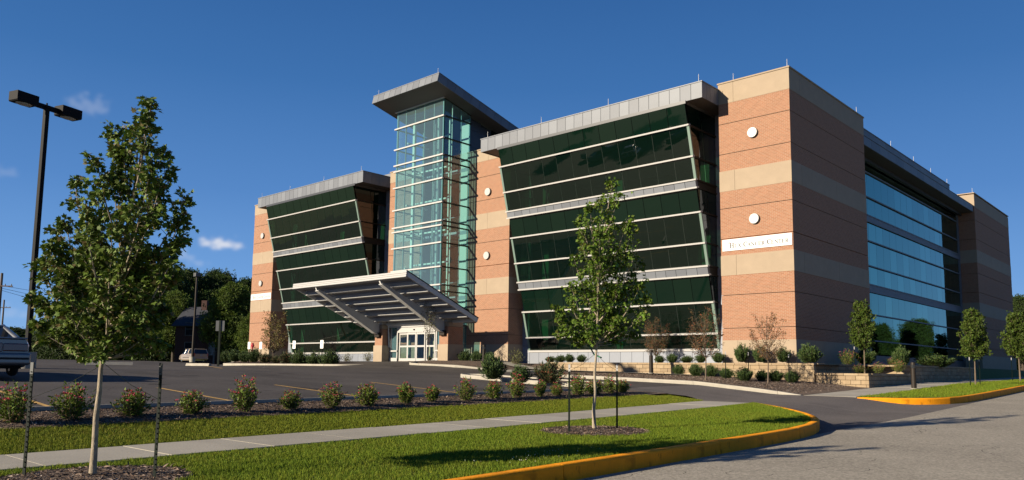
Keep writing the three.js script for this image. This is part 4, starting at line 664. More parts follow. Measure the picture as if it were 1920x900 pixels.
// ------------------------------------------------------------------ yews, junipers and other shrubs
{
  const yew = { stems: 60, per: 90, from: .1, leaf: .1, thin: 1.1, color: [.028, .06, .01], alt: [.06, .095, .014], altP: .3, fluff: .045, along: 1.2 };
  const y1 = shrubOf('yew_shrub', 'dark green yew on the parking island, left of three', 'shrub', (() => { const p = hit(925, 711, .1); return [p[0], G(...p) + .1, p[1]]; })(), 1.0, .88, yew, 'dark evergreen shrubs');
  const put = (px, py, w, h, label, off = .12, D, turn) => { let p = D ? onPlaneD(px, py, D) : null, q = D ? [p[0], D] : hit(px, py, off), y = D ? p[1] : G(...q) + off; const depth = q[0] * CAM.f[0] + q[1] * CAM.f[2]; copy(y1, [q[0], y, q[1]], px * 1.3, label, [w * depth / FX / 1.0, h * depth / FX / .88, w * depth / FX / 1.0]); };
  put(976, 717, 40, 32, 'dark green yew on the parking island, middle of three', .1);
  const ORD = ['first', 'second', 'third', 'fourth', 'fifth', 'sixth', 'seventh', 'eighth', 'ninth', 'tenth', 'eleventh', 'twelfth', 'thirteenth'];
  [[1243, 701, 27, 20], [1273, 703, 23, 21], [1304, 705, 28, 23], [1333, 706, 27, 22], [1362, 709, 28, 19], [1397, 714, 35, 25], [1428, 714, 24, 20], [1455, 715, 32, 21], [1485, 717, 32, 22]].forEach((s, i) => put(...s, `low dark yew below the retaining wall, ${ORD[i]} from the left`));
  [[1032, 679, 22, 11], [1051, 679, 22, 13], [1068, 679, 20, 15], [1090, 679, 20, 14], [1237, 680, 20, 14], [1260, 680, 22, 17], [1288, 680, 26, 13], [1315, 680, 22, 17], [1347, 680, 26, 20], [1390, 679, 30, 34], [1427, 679, 32, 30], [1467, 679, 26, 28]].forEach((s, i) => put(...s, `dark shrub on the terrace against the building base, ${ORD[i]} from the left`, 0, 35.0));
  put(1517, 680, 44, 34, 'broad green shrub at the foot of the dark brick corner', 0, 34.9);
  put(1622, 683, 40, 30, 'black-green shrub in the shade of the end wall', 0, 40.5);
  put(1755, 689, 74, 24, 'wide spreading green shrub on the dark end wall', 0, 45);
  put(1690, 690, 34, 40, 'dark leafy shrub beneath the terrace tree', 0, 41.5);
  [[560, 688, 36, 31], [588, 689, 36, 29], [619, 690, 38, 33]].forEach((s, i) => put(...s, `dark yew in the front bed near its rounded end, ${ORD[i]} from the left`, 0, 30.2));
  [[422, 678, 26, 20], [440, 678, 26, 22], [458, 679, 26, 22], [476, 679, 26, 26]].forEach((s, i) => put(...s, `dark hedge shrub left of the brick tower, ${ORD[i]} from the left`, 0, 30.6));
  [[848, 677, 22, 28], [872, 679, 24, 22], [893, 679, 24, 22], [916, 678, 20, 18]].forEach((s, i) => put(...s, `dark shrub right of the entrance column, ${ORD[i]} from the left`, 0, 33.2));
  put(805, 676, 11, 7, 'tiny round clipped shrub at the foot of the right column', 0, 32);
  [[1660, 668, 60, 24]].forEach(s => 0);
  const j = shrubOf('juniper_shrub', 'reddish mottled shrub on the parking island, right of three', 'shrub', (() => { const p = hit(1030, 718, .1); return [p[0], G(...p) + .1, p[1]]; })(), 1.0, .78, { ...yew, color: [.045, .06, .016], alt: [.17, .05, .025], altP: .13, stems: 40 }, 'dark evergreen shrubs');
  const barb = (px, py, w, h, D, label) => { const p = onPlaneD(px, py, D), depth = p[0] * CAM.f[0] + D * CAM.f[2]; copy(j, [p[0], p[1], D], px, label, [w * depth / FX, h * depth / FX / .78, w * depth / FX]); };
  barb(497, 680, 26, 18, 30.6, 'reddish low shrub under the slim yellow-green tree'); barb(538, 681, 26, 22, 30.6, 'rusty red shrub beside the left glass wing'); barb(517, 681, 20, 14, 30.3, 'small mottled shrub between two reddish shrubs');
  const lg = shrubOf('light_shrub', 'pale airy shrub beside the white wall strip of the right wing', 'shrub', (() => { const p = onPlaneD(968, 683, 34.2); return p; })(), .95, .95, { stems: 26, per: 22, leaf: .07, geo: G_LEAF, mat: M.leaf, color: [.13, .14, .05], fluff: .06 }, 'pale airy shrubs');
  const lp = (px, py, w, h, D, label) => { const p = onPlaneD(px, py, D), depth = p[0] * CAM.f[0] + D * CAM.f[2]; copy(lg, [p[0], p[1], D], px, label, [w * depth / FX / .95, h * depth / FX / .95, w * depth / FX / .95]); };
  lp(650, 678, 24, 17, 34.5, 'pale airy shrub before the white base left of the entrance'); lp(690, 677, 22, 18, 35.3, 'small leafy shrub next to the left entrance column');
  const fl = shrubOf('flowering_shrub', 'pink flowered shrub on the upper terrace at the dark corner', 'shrub', onPlaneD(1590, 683, 38.6), 1.1, .72, { ...SP, stems: 34, flowerP: .9, flower: [.5, .12, .14] }, 'flowering shrubs on the terraces');
  const fp = (px, py, w, h, D, label) => { const p = onPlaneD(px, py, D), depth = p[0] * CAM.f[0] + D * CAM.f[2]; copy(fl, [p[0], p[1], D], px, label, [w * depth / FX / 1.1, h * depth / FX / .72, w * depth / FX / 1.1]); };
  fp(1612, 699, 30, 17, 36, 'flowering shrub on the lower terrace, left of two'); fp(1648, 699, 28, 20, 36, 'flowering shrub on the lower terrace, right of two'); fp(1685, 698, 26, 24, 38, 'flowering shrub beside the trunk of the terrace tree'); fp(1672, 684, 24, 14, 41.5, 'flowering shrub behind the lower terrace');
  fp(1078, 722, 26, 26, 21.9, 'faded flowering shrub at the right end of the parking island');
}
// ------------------------------------------------------------------ trees beyond the lot
{
  const mk = (px, top, w, depth, label, color, n, o) => { const b = at(px, 660, depth), T = at(px, top, depth), gy = G(b[0], b[2]); return bigTree('background_tree', label, [b[0], b[2]], T[1] - gy, w * depth / FX, color, n, 'tall trees beyond the parking lot', o); };
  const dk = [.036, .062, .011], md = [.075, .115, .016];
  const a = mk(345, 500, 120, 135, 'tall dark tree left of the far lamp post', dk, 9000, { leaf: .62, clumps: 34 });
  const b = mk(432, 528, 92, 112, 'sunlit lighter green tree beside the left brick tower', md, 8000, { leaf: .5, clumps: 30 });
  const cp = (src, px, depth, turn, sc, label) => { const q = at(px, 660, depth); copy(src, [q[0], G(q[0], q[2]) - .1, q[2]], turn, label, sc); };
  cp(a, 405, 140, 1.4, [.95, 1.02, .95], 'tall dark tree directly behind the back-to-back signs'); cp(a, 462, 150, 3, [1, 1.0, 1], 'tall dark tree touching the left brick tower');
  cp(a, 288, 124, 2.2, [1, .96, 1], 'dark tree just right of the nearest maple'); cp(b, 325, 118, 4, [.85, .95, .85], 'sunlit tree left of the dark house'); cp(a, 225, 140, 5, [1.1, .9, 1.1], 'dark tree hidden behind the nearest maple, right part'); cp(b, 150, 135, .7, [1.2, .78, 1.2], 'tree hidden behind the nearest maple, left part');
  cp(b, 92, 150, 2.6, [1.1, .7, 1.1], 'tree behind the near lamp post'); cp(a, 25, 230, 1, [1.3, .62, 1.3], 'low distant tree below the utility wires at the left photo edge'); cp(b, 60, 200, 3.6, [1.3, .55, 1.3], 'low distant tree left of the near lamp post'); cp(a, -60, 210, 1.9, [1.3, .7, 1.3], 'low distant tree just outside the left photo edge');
  cp(b, 480, 108, 5.2, [.7, .62, .7], 'low tree tucked against the left brick tower');
  cp(a, 1916, 108, 2.4, [.62, .66, .62], 'tall tree beyond the dark end wall at the right photo edge'); cp(a, 1965, 120, .5, [.8, .7, .8], 'tall tree past the right photo edge');
  copy(b, [-112.8, G(-112.8, 39.3) - .1, 39.3], 2.9, 'tree behind the nearest maple that shades the dark house', [1.25, 1.4, 1.25]);
  // across the street: seen only as reflections in the end glass
  const R = [[14, 148, .5, a], [15, 172, .62, a], [22, 186, .6, b], [15, 205, .5, b], [17, 228, .6, b]];
  R.forEach(([x, d, s, src], i) => copy(src, [x, streetY(9, d), d], i * 1.3, `tree across the street mirrored in the end glass, ${['nearest', 'second', 'third', 'fourth', 'fifth', 'sixth', 'seventh'][i]} along`, s));
  // far left behind the viewer, mirrored in the front glass
  [[-88, -52], [-74, -60], [-58, -66], [-40, -68], [-100, -38]].forEach(([x, d], i) => copy(i % 2 ? a : b, [x, G(x, d), d], i * 1.9, `tree behind the lot mirrored in the leaning glass, ${['first', 'second', 'third', 'fourth', 'fifth'][i]}`, .8));
}
// ------------------------------------------------------------------ grass and mulch
function scatter(name, label, n, pick, geo, mat, size, colors, vr, w) { const L = []; for (let i = 0; i < n; i++) { const p = pick(); if (!p) continue; const s = size * rr(.6, 1.3) * (p[3] ?? 1); L.push({ p: V3(p[0], p[1], -p[2]), t: w === 'flat' ? V3(gauss(), gauss() * .12, gauss()) : V3(gauss() * .28, 1, gauss() * .28), s, up: w === 'flat' ? 2.5 : 0, c: vary(colors[name === 'grass' ? Math.min(3, Math.floor(4 * Math.min(.999, Math.max(0, fbm(p[0] * .8 + 9, p[2] * .8 + 5) * 1.6 - .3 + (rnd() - .5) * .55)))) : Math.floor(rnd() * colors.length)], vr) }); } const m = leaves(name, scene, geo, mat, L); m.name = numbered(name); tag(m, label, null, null, 'stuff'); return m; }
const G_TUFT = (() => { const gs = []; let s = 3; const r = () => { s = (s * 1103515245 + 12345) >>> 0; return s / 4294967296; }; for (let i = 0; i < 9; i++) { const g = shapeGeo([[-.05, 0], [.05, 0], [.035, .5], [0, 1]], .2, .25); const k = .6 + .5 * r(); g.scale(k * 1.25, k, k); g.rotateX((r() - .3) * .7); g.rotateY(r() * 6.3); g.translate((r() - .5) * 1.1, 0, (r() - .5) * 1.1); gs.push(g); } return mergeGeometries(gs); })();
const GC = [[.135, .19, .016], [.165, .2, .022], [.115, .172, .014], [.22, .2, .042]];
const kx = d => { for (let i = 1; i < KA.length; i++) if (d <= KA[i][1]) { const t = (d - KA[i - 1][1]) / (KA[i][1] - KA[i - 1][1]); return KA[i - 1][0] + (KA[i][0] - KA[i - 1][0]) * t; } return -10.4; };
const ring = [[-9.26, 3.34, 1.0], [-8.85, 11.88, .98]];
scatter('grass', 'mown grass blades of the near lawn strip', 95000, () => { const d = -1 + 23 * Math.pow(rnd(), 1.25), a = kx(d) - .18, x = rr(-10.62, a); if (a < -10.6) return null; for (const [cx, cd, r] of ring) if (Math.hypot(x - cx, d - cd) < r * (.93 + .14 * vnoise(x * 3, d * 3))) return null; return [x, lawnY(x, d) - .005, d]; }, G_TUFT, M.grassBlade, .048, GC, .25);
scatter('grass', 'mown grass blades between sidewalk and flower bed', 46000, () => { const d = rr(0, 22.3), x = rr(-13.98, -12.33); if (d > 21.5 && x < -13.6) return null; return [x, lawnY(x, d) - .005, d]; }, G_TUFT, M.grassBlade, .05, [[.16, .195, .018], [.19, .21, .024], [.138, .176, .016], [.25, .215, .047]], .25);
scatter('grass', 'mown grass blades of the far lawn strip', 15000, () => { const d = rr(27.4, 62), x = rr(-9.48, -6.95); if (d < 29.4 && x > -9.3 + (d - 27.1) * 1.05) return null; return [x, lawnY(x, d) - .005, d]; }, G_TUFT, M.grassBlade, .075, GC, .25);
scatter('clover', 'white clover heads in the grass by the yellow kerb', 70, () => { const d = 8.2 + gauss() * 1.0, x = -6.95 + gauss() * .3; return x > -6.4 ? null : [x, lawnY(x, d) + .045, d]; }, G_LEAF, M.chip, .015, [[.42, .42, .36]], .1);
const MC = [[.12, .08, .055], [.2, .14, .1], [.08, .052, .038], [.3, .23, .18], [.05, .036, .03]];
scatter('mulch', 'loose bark chips in the flower bed', 16000, () => { const d = rr(.5, 21.3), x = rr(-15.28, -13.95); return [x, G(x, d) + .026 + .04 * (fbm(x * 2, d * 2) - .4) * sm(-15.34, -15.1, x), d]; }, G_NEEDLE, M.chip, .07, MC, .3, 'flat');
scatter('mulch', 'loose bark chips in the far bed', 16000, () => { const d = rr(27.9, 34), x = rr(-23.5, -11.8); return [x, G(x, d) + .115 * sm(-11.3, -13, x) + .03 * fbm(x * 2, d * 2), d]; }, G_NEEDLE, M.chip, .085, [[.17, .12, .09], [.23, .175, .135], [.12, .085, .065], [.3, .24, .19]], .3, 'flat');
for (const [cx, cd, r] of ring) {
  const g = loft(arc(cx, cd, .02, 0, 360, 26), arc(cx, cd, r * 1.02, 0, 360, 26), 3, (x, d) => G(x, d) + .004 + .045 * (1 - Math.hypot(x - cx, d - cd) / r), .2); struct('mulch_ring', g, M.mulch, cd < 5 ? 'bark mulch ring under the nearest maple' : 'bark mulch ring under the maple near the driveway');
  scatter('mulch', cd < 5 ? 'loose bark chips under the nearest maple' : 'loose bark chips under the maple near the driveway', 2600, () => { const a = rnd() * 6.283, q = r * 1.02 * Math.sqrt(rnd()), x = cx + Math.cos(a) * q, d = cd + Math.sin(a) * q; return [x, G(x, d) + .012 + .045 * (1 - q / r), d]; }, G_NEEDLE, M.chip, .07, MC, .3, 'flat');
}
// ------------------------------------------------------------------ retaining walls of split-face block
function blockWall(name, label, x0, x1, d, yTop, yBot, dir = 'x', cap = true) { // runs along x at depth d, or along d at x
  const o = thing(name, label, 'wall', dir === 'x' ? [(x0 + x1) / 2, yBot, d] : [d, yBot, (x0 + x1) / 2]), len = x1 - x0, H = .185, L = .42, th = .3, mats = [M.blockA, M.blockB, M.blockC], put = (n, g, m) => { const q = mesh(n, g, m, o); q.position.set(-o.position.x, -o.position.y, -o.position.z); };
  const top = yTop - (cap ? .1 : 0), rows = Math.ceil((top - yBot) / H);
  for (let r = 0; r < rows; r++) for (let s = -(r % 2) * L / 2, k = 0; s < len - .02; s += L, k++) {
    const a = x0 + Math.max(0, s) + .004, b = x0 + Math.min(len, s + L) - .004; if (b - a < .05) continue; const y1 = top - r * H - .004, y0 = y1 - H + .008, p = (hash(k, r + Math.round(x0 * 3)) - .5) * .022, m = mats[Math.floor(hash(k * 3 + 1, r * 5) * 3)];
    put('block', dir === 'x' ? rbx(a, b, y0, y1, d + p, d + th, .012) : rbx(d - th, d - p, y0, y1, a, b, .012), m);
  }
  if (cap) for (let s = 0, k = 0; s < len - .02; s += .6, k++) { const a = x0 + s + .004, b = x0 + Math.min(len, s + .6) - .004; put('cap_block', dir === 'x' ? rbx(a, b, top + .003, yTop, d - .04, d + th + .02, .012) : rbx(d - th - .02, d + .04, top + .003, yTop, a, b, .012), mats[k % 3]); }
  put('core', dir === 'x' ? bx(x0 + .03, x1 - .03, yBot, top - .01, d + .05, d + th - .02) : bx(d - th + .02, d - .05, yBot, top - .01, x0 + .03, x1 - .03), M.groove);
}
blockWall('retaining_wall', 'long low tan block wall below the right glass wing', -28.8, -13.66, 34.3, 2.06, 1.1);
blockWall('retaining_wall', 'short dark block wall turning back from the upper terrace corner', 34.62, 40.3, -13.66, 2.06, 1.3, 'd');
blockWall('retaining_wall', 'sunlit lower block wall with tree shadows by the sidewalk', -13.62, -11.4, 34.32, 1.64, .8);
blockWall('retaining_wall', 'shaded side of the lower terrace wall along the sidewalk', 34.64, 40.3, -11.4, 1.64, .8, 'd');
blockWall('retaining_wall', 'small lit block wall behind the lower terrace', -13.62, -11.4, 40.4, 2.06, 1.3);
blockWall('retaining_wall', 'long shaded block wall along the far sidewalk', 40.74, 52, -11.4, 2.06, .8, 'd');
// ------------------------------------------------------------------ banners
function banner(label, x0, x1, y0, y1) {
  const W = 1024, H = 160, c = document.createElement('canvas'); c.width = W; c.height = H; const q = c.getContext('2d'); q.fillStyle = '#c4c6c8'; q.fillRect(0, 0, W, H);
  q.fillStyle = '#0c0c0e'; q.textBaseline = 'alphabetic'; let x = 106; const y = 122;
  for (const w of ['HUX', 'CANCER', 'CENTER']) { for (let i = 0; i < w.length; i++) { q.font = `bold ${i ? 72 : 96}px serif`; q.fillText(w[i], x, y); x += q.measureText(w[i]).width * (i ? 1.01 : .98); } x += 26; }
  q.save(); q.translate(46, 78); q.rotate(-.22); q.font = '46px serif'; q.fillStyle = '#8e7672'; q.fillText('io', 0, 0); q.fillStyle = '#962222'; q.fillText('W', 42, 0); q.restore();
  const t = new THREE.CanvasTexture(c); t.colorSpace = THREE.SRGBColorSpace; t.magFilter = THREE.LinearFilter;
  const o = thing('banner_sign', label, 'sign', [(x0 + x1) / 2, y0, 35.55]);
  const g = new THREE.BoxGeometry(x1 - x0, y1 - y0, .03); const m = phys({ map: t, roughness: .6 }), b = phys({ color: col(.8, .8, .8), roughness: .6 });
  const bd = mesh('banner_panel', g, b, o); bd.position.set(0, (y1 - y0) / 2, .02); const f = mesh('printed_face', new THREE.PlaneGeometry(x1 - x0, y1 - y0), m, o); f.position.set(0, (y1 - y0) / 2, .038);
}
banner('white banner reading Hux Cancer Center on the lit right brick tower', -18.56, -15.02, 7.58, 8.15);
banner('white banner reading Hux Cancer Center on the left brick tower', -64.4, -61.05, 7.42, 7.96);
// ------------------------------------------------------------------ posts, bollards, lamps, signs
function tPost(label, px, py, h, depthOff = 0, xy) { const q = xy ?? hit(px, py), y = G(...q); const o = thing('stake_post', label, 'post', [q[0], y - .05, q[1]], .6, 'steel stakes beside the trees'); mesh('post', [boxUV(new THREE.BoxGeometry(.034, h, .004).translate(0, h / 2, 0)), boxUV(new THREE.BoxGeometry(.004, h, .03).translate(0, h / 2, -.017))], M.steelGreen, o); const st = []; for (let y2 = .15; y2 < h - .05; y2 += .055) st.push(new THREE.BoxGeometry(.01, .012, .012).translate(0, y2, .006)); mesh('stud', st, M.steelGreen, o); mesh('white_tip', boxUV(new THREE.BoxGeometry(.037, .13, .01).translate(0, h - .065, 0)), /nearest maple/.test(label) ? M.steelGrey : M.capWhite, o); return q; }
const P1 = tPost('steel stake left of the nearest maple', 44, 893, 1.3), P2 = tPost('steel stake right of the nearest maple', 289, 898, 1.3), P3 = tPost('steel stake left of the maple near the driveway', 1067, 811, 1.27), P4 = tPost('steel stake right of the maple near the driveway', 1157, 806, 1.27);
tPost('steel stake left of the first tree on the far lawn', 1820, 724, 1.28); tPost('steel stake right of the first tree on the far lawn', 1838, 721, 1.2);
tPost('steel stake left of the far lawn tree at the photo edge', 0, 0, 1.3, 0, [-8.95, 49]); tPost('steel stake right of the far lawn tree at the photo edge', 0, 0, 1.25, 0, [-8.35, 49.6]);
[[1259, 704, 'steel stake right of the bollard in the far bed'], [1283, 706, 'steel stake left of the middle reddish tree'], [1361, 715, 'steel stake right of the middle reddish tree'], [1404, 718, 'steel stake left of the rusty leaved tree'], [1480, 723, 'steel stake right of the rusty leaved tree']].forEach(([x, y, l]) => tPost(l, x, y, 1.35));
{ const o = tPost('tall stake against the dark corner left of the terrace tree', 0, 0, 1.75, 0, [-12.85, 36.9]); }
// guy wires with rubber straps from the stakes to the two maples
const wire = (label, a, b, r = .003, m = M.steelGreen) => tag(mesh('guy_wire', tubePath([a, [(a[0] + b[0]) / 2, (a[1] + b[1]) / 2 - .04, (a[2] + b[2]) / 2], b], [r], 5), m), label, 'wire', 'wires tying the maples to their stakes');
{ const top = (q, h) => [q[0], G(...q) + h, q[1]], t1 = [-9.3, G(-9.26, 3.34) + 1.24, 3.4], t2 = [-8.84, G(-8.85, 11.88) + 1.42, 11.9];
  wire('thin wire from the right stake to the nearest maple', top(P2, .85), t1); wire('thin wire from the left stake to the nearest maple', top(P1, .85), t1); wire('thin wire from the left stake to the maple near the driveway', top(P3, 1.1), t2); wire('thin wire from the right stake to the maple near the driveway', top(P4, 1.1), t2);
  tag(mesh('tree_tie', tubePath([[t2[0] - .13, t2[1] + .12, t2[2]], [t2[0], t2[1] - .02, t2[2] - .045], [t2[0] + .14, t2[1] - .08, t2[2]]], [.014], 6), M.strap), 'green strap tied round the trunk of the maple near the driveway', 'strap'); }
function bollard(label, [x, y, d], h = 1.05) { const o = thing('bollard_light', label, 'bollard', [x, y, d], 0, 'dark bollard lights'); mesh('column', new THREE.CylinderGeometry(.095, .1, h * .78, 20).translate(0, h * .39, 0), M.bronze, o); const lv = []; for (let k = 0; k < 4; k++) lv.push(new THREE.CylinderGeometry(.09, .1, .012, 20).translate(0, h * .79 + .012 + k * .032, 0)); lv.push(new THREE.CylinderGeometry(.05, .05, h * .14, 12).translate(0, h * .85, 0)); mesh('louvre', lv, M.steelGrey, o); mesh('cap', new THREE.CylinderGeometry(.092, .1, h * .09, 20).translate(0, h * .955, 0), M.bronze, o); mesh('base', new THREE.CylinderGeometry(.14, .14, .03, 20).translate(0, .01, 0), M.concrete, o); }
{ const a = hit(1714, 729); bollard('dark bollard on the edge of the far lawn by the shaded wall', [a[0], G(...a), a[1]], 1.06); const b = hit(1221, 700, .12); const q = onPlaneD(1221, 700, 33); bollard('dark bollard before the low tan wall', [q[0], q[1], 33], 1.12); const c = onPlaneD(907, 682, 33.0); bollard('dark bollard among the shrubs right of the entrance', [c[0], c[1], 33], 1.1); }
{ // double headed lot lamp
  const b = [-31.73, G(-31.73, 8.98), 8.98], h = 11.0 - b[1], o = thing('lot_lamp', 'tall dark lot lamp with two box heads against the sky', 'lamp post', b, 1.89);
  mesh('base', new THREE.CylinderGeometry(.3, .3, .6, 20).translate(0, .28, 0), M.concrete, o); mesh('pole', boxUV(new THREE.BoxGeometry(.15, h, .15).translate(0, h / 2, 0)), M.black, o);
  mesh('arm', [boxUV(new THREE.BoxGeometry(1.0, .17, .12).translate(0, h + .02, 0)), boxUV(new THREE.BoxGeometry(.22, .06, .22).translate(0, h + .02, 0)), new THREE.CylinderGeometry(.03, .03, .1, 8).translate(0, h + .14, 0)], M.black, o);
  for (const s of [-1, 1]) { const hd = mesh('lamp_head', prism([[-.43, -.15], [.43, -.15], [.46, -.1], [.46, .27], [-.46, .27], [-.46, -.1]], 'd', -.28, .28), M.black, o); hd.position.set(s * .86, h + .02, 0); hd.scale.setScalar(.86); const ln = mesh('lens', new THREE.SphereGeometry(.3, 20, 8, 0, 6.3, Math.PI / 2, Math.PI / 2).scale(1.1, .22, .75), phys({ color: col(.35, .35, .33), roughness: .3 }), hd); ln.position.set(0, -.152, 0); }
}
{ const b = at(361, 668, 100), T = at(366.5, 517, 100), y = G(b[0], b[2]), h = T[1] - y, o = thing('lot_lamp', 'slim grey lot lamp far off before the dark house', 'lamp post', [b[0], y, b[2]]); mesh('pole', new THREE.CylinderGeometry(.12, .17, h, 10).translate(0, h / 2, 0), M.bronze, o); mesh('lamp_head', rbx(-.35, .35, h - .02, h + .5, -.35, .35, .06), M.steelGrey, o); mesh('base', new THREE.CylinderGeometry(.35, .35, .7, 14).translate(0, .3, 0), M.concrete, o); }
{ const d = 38, b = at(409, 685, d), y = 1.62, T = at(411, 600, d), h = T[1] - y, o = thing('sign_post', 'dark post with two pale sign plates seen edge on', 'sign', [b[0], y, b[2]], .75); mesh('post', boxUV(new THREE.BoxGeometry(.09, h, .09).translate(0, h / 2, 0)), M.steelGreen, o); for (const s of [-1, 1]) { const p = mesh('sign_plate', boxUV(new THREE.BoxGeometry(.16, .5, .02)), M.steelGrey, o); p.position.set(s * .13, h - .27, 0); } }
function parkSign(label, px, py, D, h, red) { const q = onPlaneD(px, py, D), y = 1.75, o = thing(red ? 'standpipe' : 'parking_sign', label, red ? 'pipe' : 'sign', [q[0], y, D]), H = q[1] - y; if (red) { mesh('pipe', new THREE.CylinderGeometry(.07, .07, H, 12).translate(0, H / 2, 0), M.red, o); mesh('head', [new THREE.CylinderGeometry(.12, .12, .2, 14).translate(0, H + .08, 0), new THREE.SphereGeometry(.12, 14, 8).translate(0, H + .18, 0), new THREE.CylinderGeometry(.06, .06, .36, 10).rotateZ(Math.PI / 2).translate(0, H + .08, 0)], M.red, o); return; }
  mesh('post', boxUV(new THREE.BoxGeometry(.05, H, .05).translate(0, H / 2, 0)), M.steelGreen, o); const c = document.createElement('canvas'); c.width = 96; c.height = 144; const g = c.getContext('2d'); g.fillStyle = '#f4f4f0'; g.fillRect(0, 0, 96, 144); g.fillStyle = '#2f4fa0'; g.fillRect(22, 44, 52, 58); g.strokeStyle = '#fff'; g.lineWidth = 5; g.beginPath(); g.arc(48, 80, 13, .4, 4.9); g.stroke(); g.beginPath(); g.moveTo(46, 54); g.lineTo(47, 72); g.lineTo(60, 72); g.lineTo(66, 90); g.stroke(); const t = new THREE.CanvasTexture(c); t.colorSpace = THREE.SRGBColorSpace; const p = mesh('sign_plate', boxUV(new THREE.BoxGeometry(.36, .56, .012)), M.capWhite, o); p.position.set(0, H - .2, .032); const f = mesh('printed_face', new THREE.PlaneGeometry(.34, .54), phys({ map: t, roughness: .5 }), p); f.position.z = .0085; }
parkSign('small white accessible parking sign at the left tower corner', 468, 643, 31.5); parkSign('small white accessible parking sign before the slim yellow-green tree', 490, 643, 31.5); parkSign('small white accessible parking sign at the left end of the left glass wing', 552.5, 641, 30.6); parkSign('small white accessible parking sign before the lower window row', 604.5, 640, 30.6);
parkSign('short red standpipe beside the left tower', 473.5, 650, 32.4, 0, true);
function wheelStop(label, px, py, depth, turn) { const b = at(px, py, depth), o = thing('wheel_stop', label, 'wheel stop', [b[0], G(b[0], b[2]), b[2]], turn, 'concrete wheel stops'); mesh('bar', (() => { const g = prism([[-.1, 0], [.1, 0], [.06, .13], [-.06, .13]], 'x', -.9, .9); return g; })(), M.kerb, o); }
wheelStop('pale concrete wheel stop left of the back-to-back signs', 372, 687, 40, .2); wheelStop('pale concrete wheel stop right of the silver sedan', 205, 692, 34, 1.2);
// ------------------------------------------------------------------ utility poles and wires on the left
{
  const mk = (px, top, depth, label) => { const T = at(px, top, depth), y = G(T[0], T[2]), h = T[1] - y, o = thing('utility_pole', label, 'utility pole', [T[0], y, T[2]], .9); mesh('pole', new THREE.CylinderGeometry(.13, .19, h, 10).translate(0, h / 2, 0), M.wood, o); mesh('crossarm', boxUV(new THREE.BoxGeometry(2.6, .13, .12).translate(0, h - 1.5, .15)), M.wood, o); mesh('insulator', [-1.15, -.5, .5, 1.15].map(x => new THREE.CylinderGeometry(.05, .06, .2, 8).translate(x, h - 1.34, .15)), M.steelGrey, o); return [T[0], y + h, T[2]]; };
  const a = mk(4, 512, 90, 'nearer wooden utility pole at the left photo edge'), b = mk(8, 562, 150, 'farther wooden utility pole low at the left photo edge');
  const c = at(75, 545, 120);
  [[-1.3, -1.25], [-1.6, -1.0], [-1.9, -.4]].forEach(([dy, e], i) => { const e2 = at(90, 540 + i * 9, 125), m = [(a[0] + e2[0]) / 2, (a[1] + dy + e2[1]) / 2 - .5, (a[2] + e2[2]) / 2]; tag(mesh('power_line', tubePath([[a[0] + e, a[1] + dy, a[2]], m, e2], [.022], 5), M.black), `${['upper', 'middle', 'lower'][i]} of the wires running right from the nearer utility pole`, 'wire'); });
}
// ------------------------------------------------------------------ cars
function wheel(parent, x, y, z, r, w) { const t = mesh('wheel', new THREE.TorusGeometry(r - .07, .085, 10, 28).scale(1, 1, w / .17), M.rubber, parent); t.position.set(x, y, z); mesh('rim', [new THREE.CylinderGeometry(r - .12, r - .12, w * .75, 22).rotateX(Math.PI / 2), new THREE.CylinderGeometry(.06, .06, w * .85, 12).rotateX(Math.PI / 2)], M.chrome, t); }
// body sections: for stations along the length a closed rounded outline (half widths per height)
function carShell(st, seg = 6) { // st: [[xLong, [[halfWidth, y], ...bottom to top]], ...] ; mirrored in z
  const rows = st.map(([x, half]) => { const R = half.map(([w, y]) => [x, y, w]), Lf = half.slice().reverse().map(([w, y]) => [x, y, -w]); return [...R, ...Lf]; }), n = rows[0].length, pos = [], idx = [];
  rows.forEach(r => r.forEach(p => pos.push(...p))); for (let i = 0; i < rows.length - 1; i++) for (let k = 0; k < n; k++) { const a = i * n + k, b = i * n + (k + 1) % n; idx.push(a, b, a + n, b, b + n, a + n); }
  for (const e of [0, rows.length - 1]) for (let k = 1; k < n - 1; k++) idx.push(e * n, e * n + k, e * n + k + 1);
  const g = new THREE.BufferGeometry(); g.setAttribute('position', new THREE.Float32BufferAttribute(pos, 3)); g.setIndex(idx); const q = g.toNonIndexed(); q.computeVertexNormals(); return boxUV(q);
}
